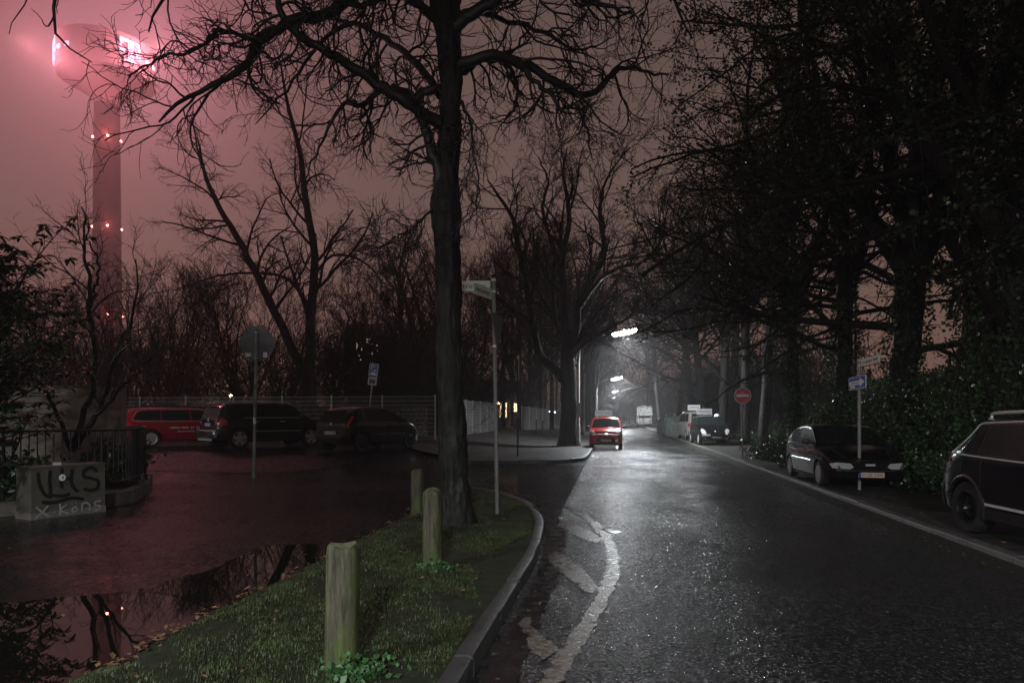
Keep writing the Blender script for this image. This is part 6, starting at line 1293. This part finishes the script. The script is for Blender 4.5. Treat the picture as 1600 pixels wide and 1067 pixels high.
# --- black compact people carrier with roof sign and beacon, further down on the right
c = dict(L=3.9, W=.85, H=1.60, belt=1.02, roof=.76, zb=.20, sm=25, rad=.12, fr=.5, ff=.6, wheels=(-1.25, 1.22, .30), round=.22,
         top=[(-1.95, 1.40), (-1.6, 1.56), (-.6, 1.61), (.15, 1.55), (1.0, 1.08), (1.25, .98), (1.7, .82), (1.95, .66)], rear=[(.2, .05), (1, .03), (1.5, .2)], front=[(.2, .06), (.42, 0), (.6, .05), (.8, .2)])
x, y = at(1108, 680, 38.5)[:2]
k = Car('parked_people_carrier', 'black people carrier facing the viewer with a box sign and beacon on its roof', 'car', c, (x, y, .02), HR + R(3)).body(M['car_black'])
k.topglass('windscreen', .22, 1.02, .045); k.side('window', [(-.1, 1.05), (-.12, 1.45), (.25, 1.42), (.95, 1.05)], M['glass']); k.side('window', [(-1.1, 1.08), (-1.05, 1.45), (-.18, 1.46), (-.16, 1.06)], M['glass'])
front_kit(k, 'K FS 2210', [(.50, .58), (.62, .58), (.74, .68), (.76, .82), (.66, .90), (.52, .78)], M['car_black'], grille=False, pz=.42); k.end('emblem', [(-.04, .74), (0, .70), (.04, .74), (0, .80)], M['chrome'], 1, .014, th=.01); k.end('bumper_strip', [(-.70, .50), (-.30, .50), (-.30, .60), (-.72, .60)], M['hub'], 1, .012, th=.01); k.end('fog_lamp', [(.52, .32), (.60, .32), (.60, .38), (.52, .38)], M['lens'], 1, .02, True, th=.01)
k.mirror(.75, 1.06, M['trim']); k.wheels('hub', 7, M['hub'], .18); roof_sign(k.t, -.9, -.10, 1.60, .85, 'FAHRSCHULE', 'hub', .34)
mb = MB(); mb.lathe([(.16, 0), (.15, .08), (.09, .13), (.001, .14)], 18, c=(.1, .42, 1.54)); mb.build('roof_beacon', M['white'], k.t, 50)
# --- silver van with roof sign behind it
c = dict(L=4.6, W=.92, H=1.88, belt=1.12, roof=.84, zb=.24, sm=13, rad=.10, fr=.5, ff=.6, wheels=(-1.5, 1.4, .32), round=.14,
         top=[(-2.3, 1.80), (-2.1, 1.86), (0, 1.88), (.9, 1.80), (1.5, 1.18), (2.0, 1.02), (2.3, .8)], rear=[(.2, .03), (1, .02), (1.8, .12)], front=[(.2, .05), (.5, 0), (1, .1)])
x, y = at(1086, 680, 46.5)[:2]
k = Car('parked_van', 'silver van with a box sign on its roof, behind the black people carrier', 'van', c, (x, y, .02), HR + math.pi + R(4)).body(M['car_silver'])
k.side('window', [(-2.0, 1.2), (-1.9, 1.68), (-1.1, 1.70), (-1.1, 1.18)], M['glass']); k.side('window', [(-1.0, 1.18), (-1.0, 1.70), (-.1, 1.72), (-.1, 1.16)], M['glass']); k.side('window', [(.0, 1.16), (.0, 1.72), (.7, 1.66), (1.2, 1.16)], M['glass'])
k.end('rear_window', [(-.66, 1.18), (.66, 1.18), (.62, 1.70), (-.62, 1.70)], M['glass'], -1, .006); k.end('tail_lamp', [(.72, .80), (.84, .80), (.84, 1.12), (.72, 1.12)], M['tail'], -1, .008, True, th=.01); k.end('bumper', [(-.82, .32), (.82, .32), (.84, .55), (-.84, .55)], M['trim'], -1, .04, th=.04)
k.line('flank_strip', [(-1.0, .75), (.95, .75)], .018, M['trim']); k.plate('K VW 87', .90); k.wheels('hub', 7, M['hub']); roof_sign(k.t, -1.2, .3, 1.88, .8, 'FAHRSCHULE', 'white', .36)
for o in k.t.children:
    if o.name.startswith('roof_sign'): text_mesh('FAHRSCHULE', .17, M['tail'], o, (-1.2 - .055, .3, 1.88 + .23), (math.pi / 2, 0, -math.pi / 2), width=.65)
# --- camper / box van farther down
t = thing('parked_camper', 'pale camper van with a long overcab, parked far down the right side', 'camper van', (at(1006, 650, 96)[0], 96, .02), HR + R(0))
mb = MB(); pr = [(-3.0, .5), (1.0, .5), (1.2, 1.35), (2.55, 1.55), (2.5, 2.55), (2.2, 2.8), (-3.0, 2.85)]; n_ = len(pr); w = 1.05
mb.add([(p[0], sd * w * (.96 if p[1] > 2.7 else 1), p[1]) for sd in (-1, 1) for p in pr], [tuple(range(n_)), tuple(range(n_, 2 * n_))[::-1]] + [(i, n_ + i, n_ + (i + 1) % n_, (i + 1) % n_) for i in range(n_)]); mb.build('cabin', M['car_white'], t)
mb = MB(); pr = [(1.21, .4), (2.9, .4), (3.0, .75), (2.6, 1.15), (1.9, 1.53), (1.24, 1.34)]; n_ = len(pr); w = .93; mb.add([(p[0], sd * w, p[1]) for sd in (-1, 1) for p in pr], [tuple(range(n_)), tuple(range(n_, 2 * n_))[::-1]] + [(i, n_ + i, n_ + (i + 1) % n_, (i + 1) % n_) for i in range(n_)]); mb.build('cab', M['car_white'], t)
mb = MB(); mb.add([(2.57, -.8, 1.19), (2.57, .8, 1.19), (1.97, .8, 1.53), (1.97, -.8, 1.53)], [(0, 1, 2, 3)]); mb.build('windscreen', M['glass'], t).location.z = .012
for sd in (-1, 1):
    for x0, x1, z0_, z1_ in ((-2.6, -1.6, 1.6, 2.2), (-.6, .4, 1.6, 2.2), (1.4, 2.3, .95, 1.35)): mb = MB(); mb.box(((x0 + x1) / 2, sd * (1.052 if x1 < 1 else .935), (z0_ + z1_) / 2), (x1 - x0, .012, z1_ - z0_)); mb.build('window', M['glass'], t)
    for xw_ in (-1.9, 2.05): wheel(t, xw_, sd * .85, .33, .2, 'hub', 7, sd, M['hub'])
    mb = MB(); mb.box((2.93, sd * .62, .80), (.12, .25, .14)); mb.build('headlamp', M['lens'], t)
mb = MB(); mb.box((-1, .0, 2.90), (.7, .6, .12)); mb.build('roof_vent', M['white'], t)
for o_ in bpy.data.objects:
    if o_.parent is None and len(o_.get('label', '').split()) > 16: print('LONG', o_.name, o_['label'])
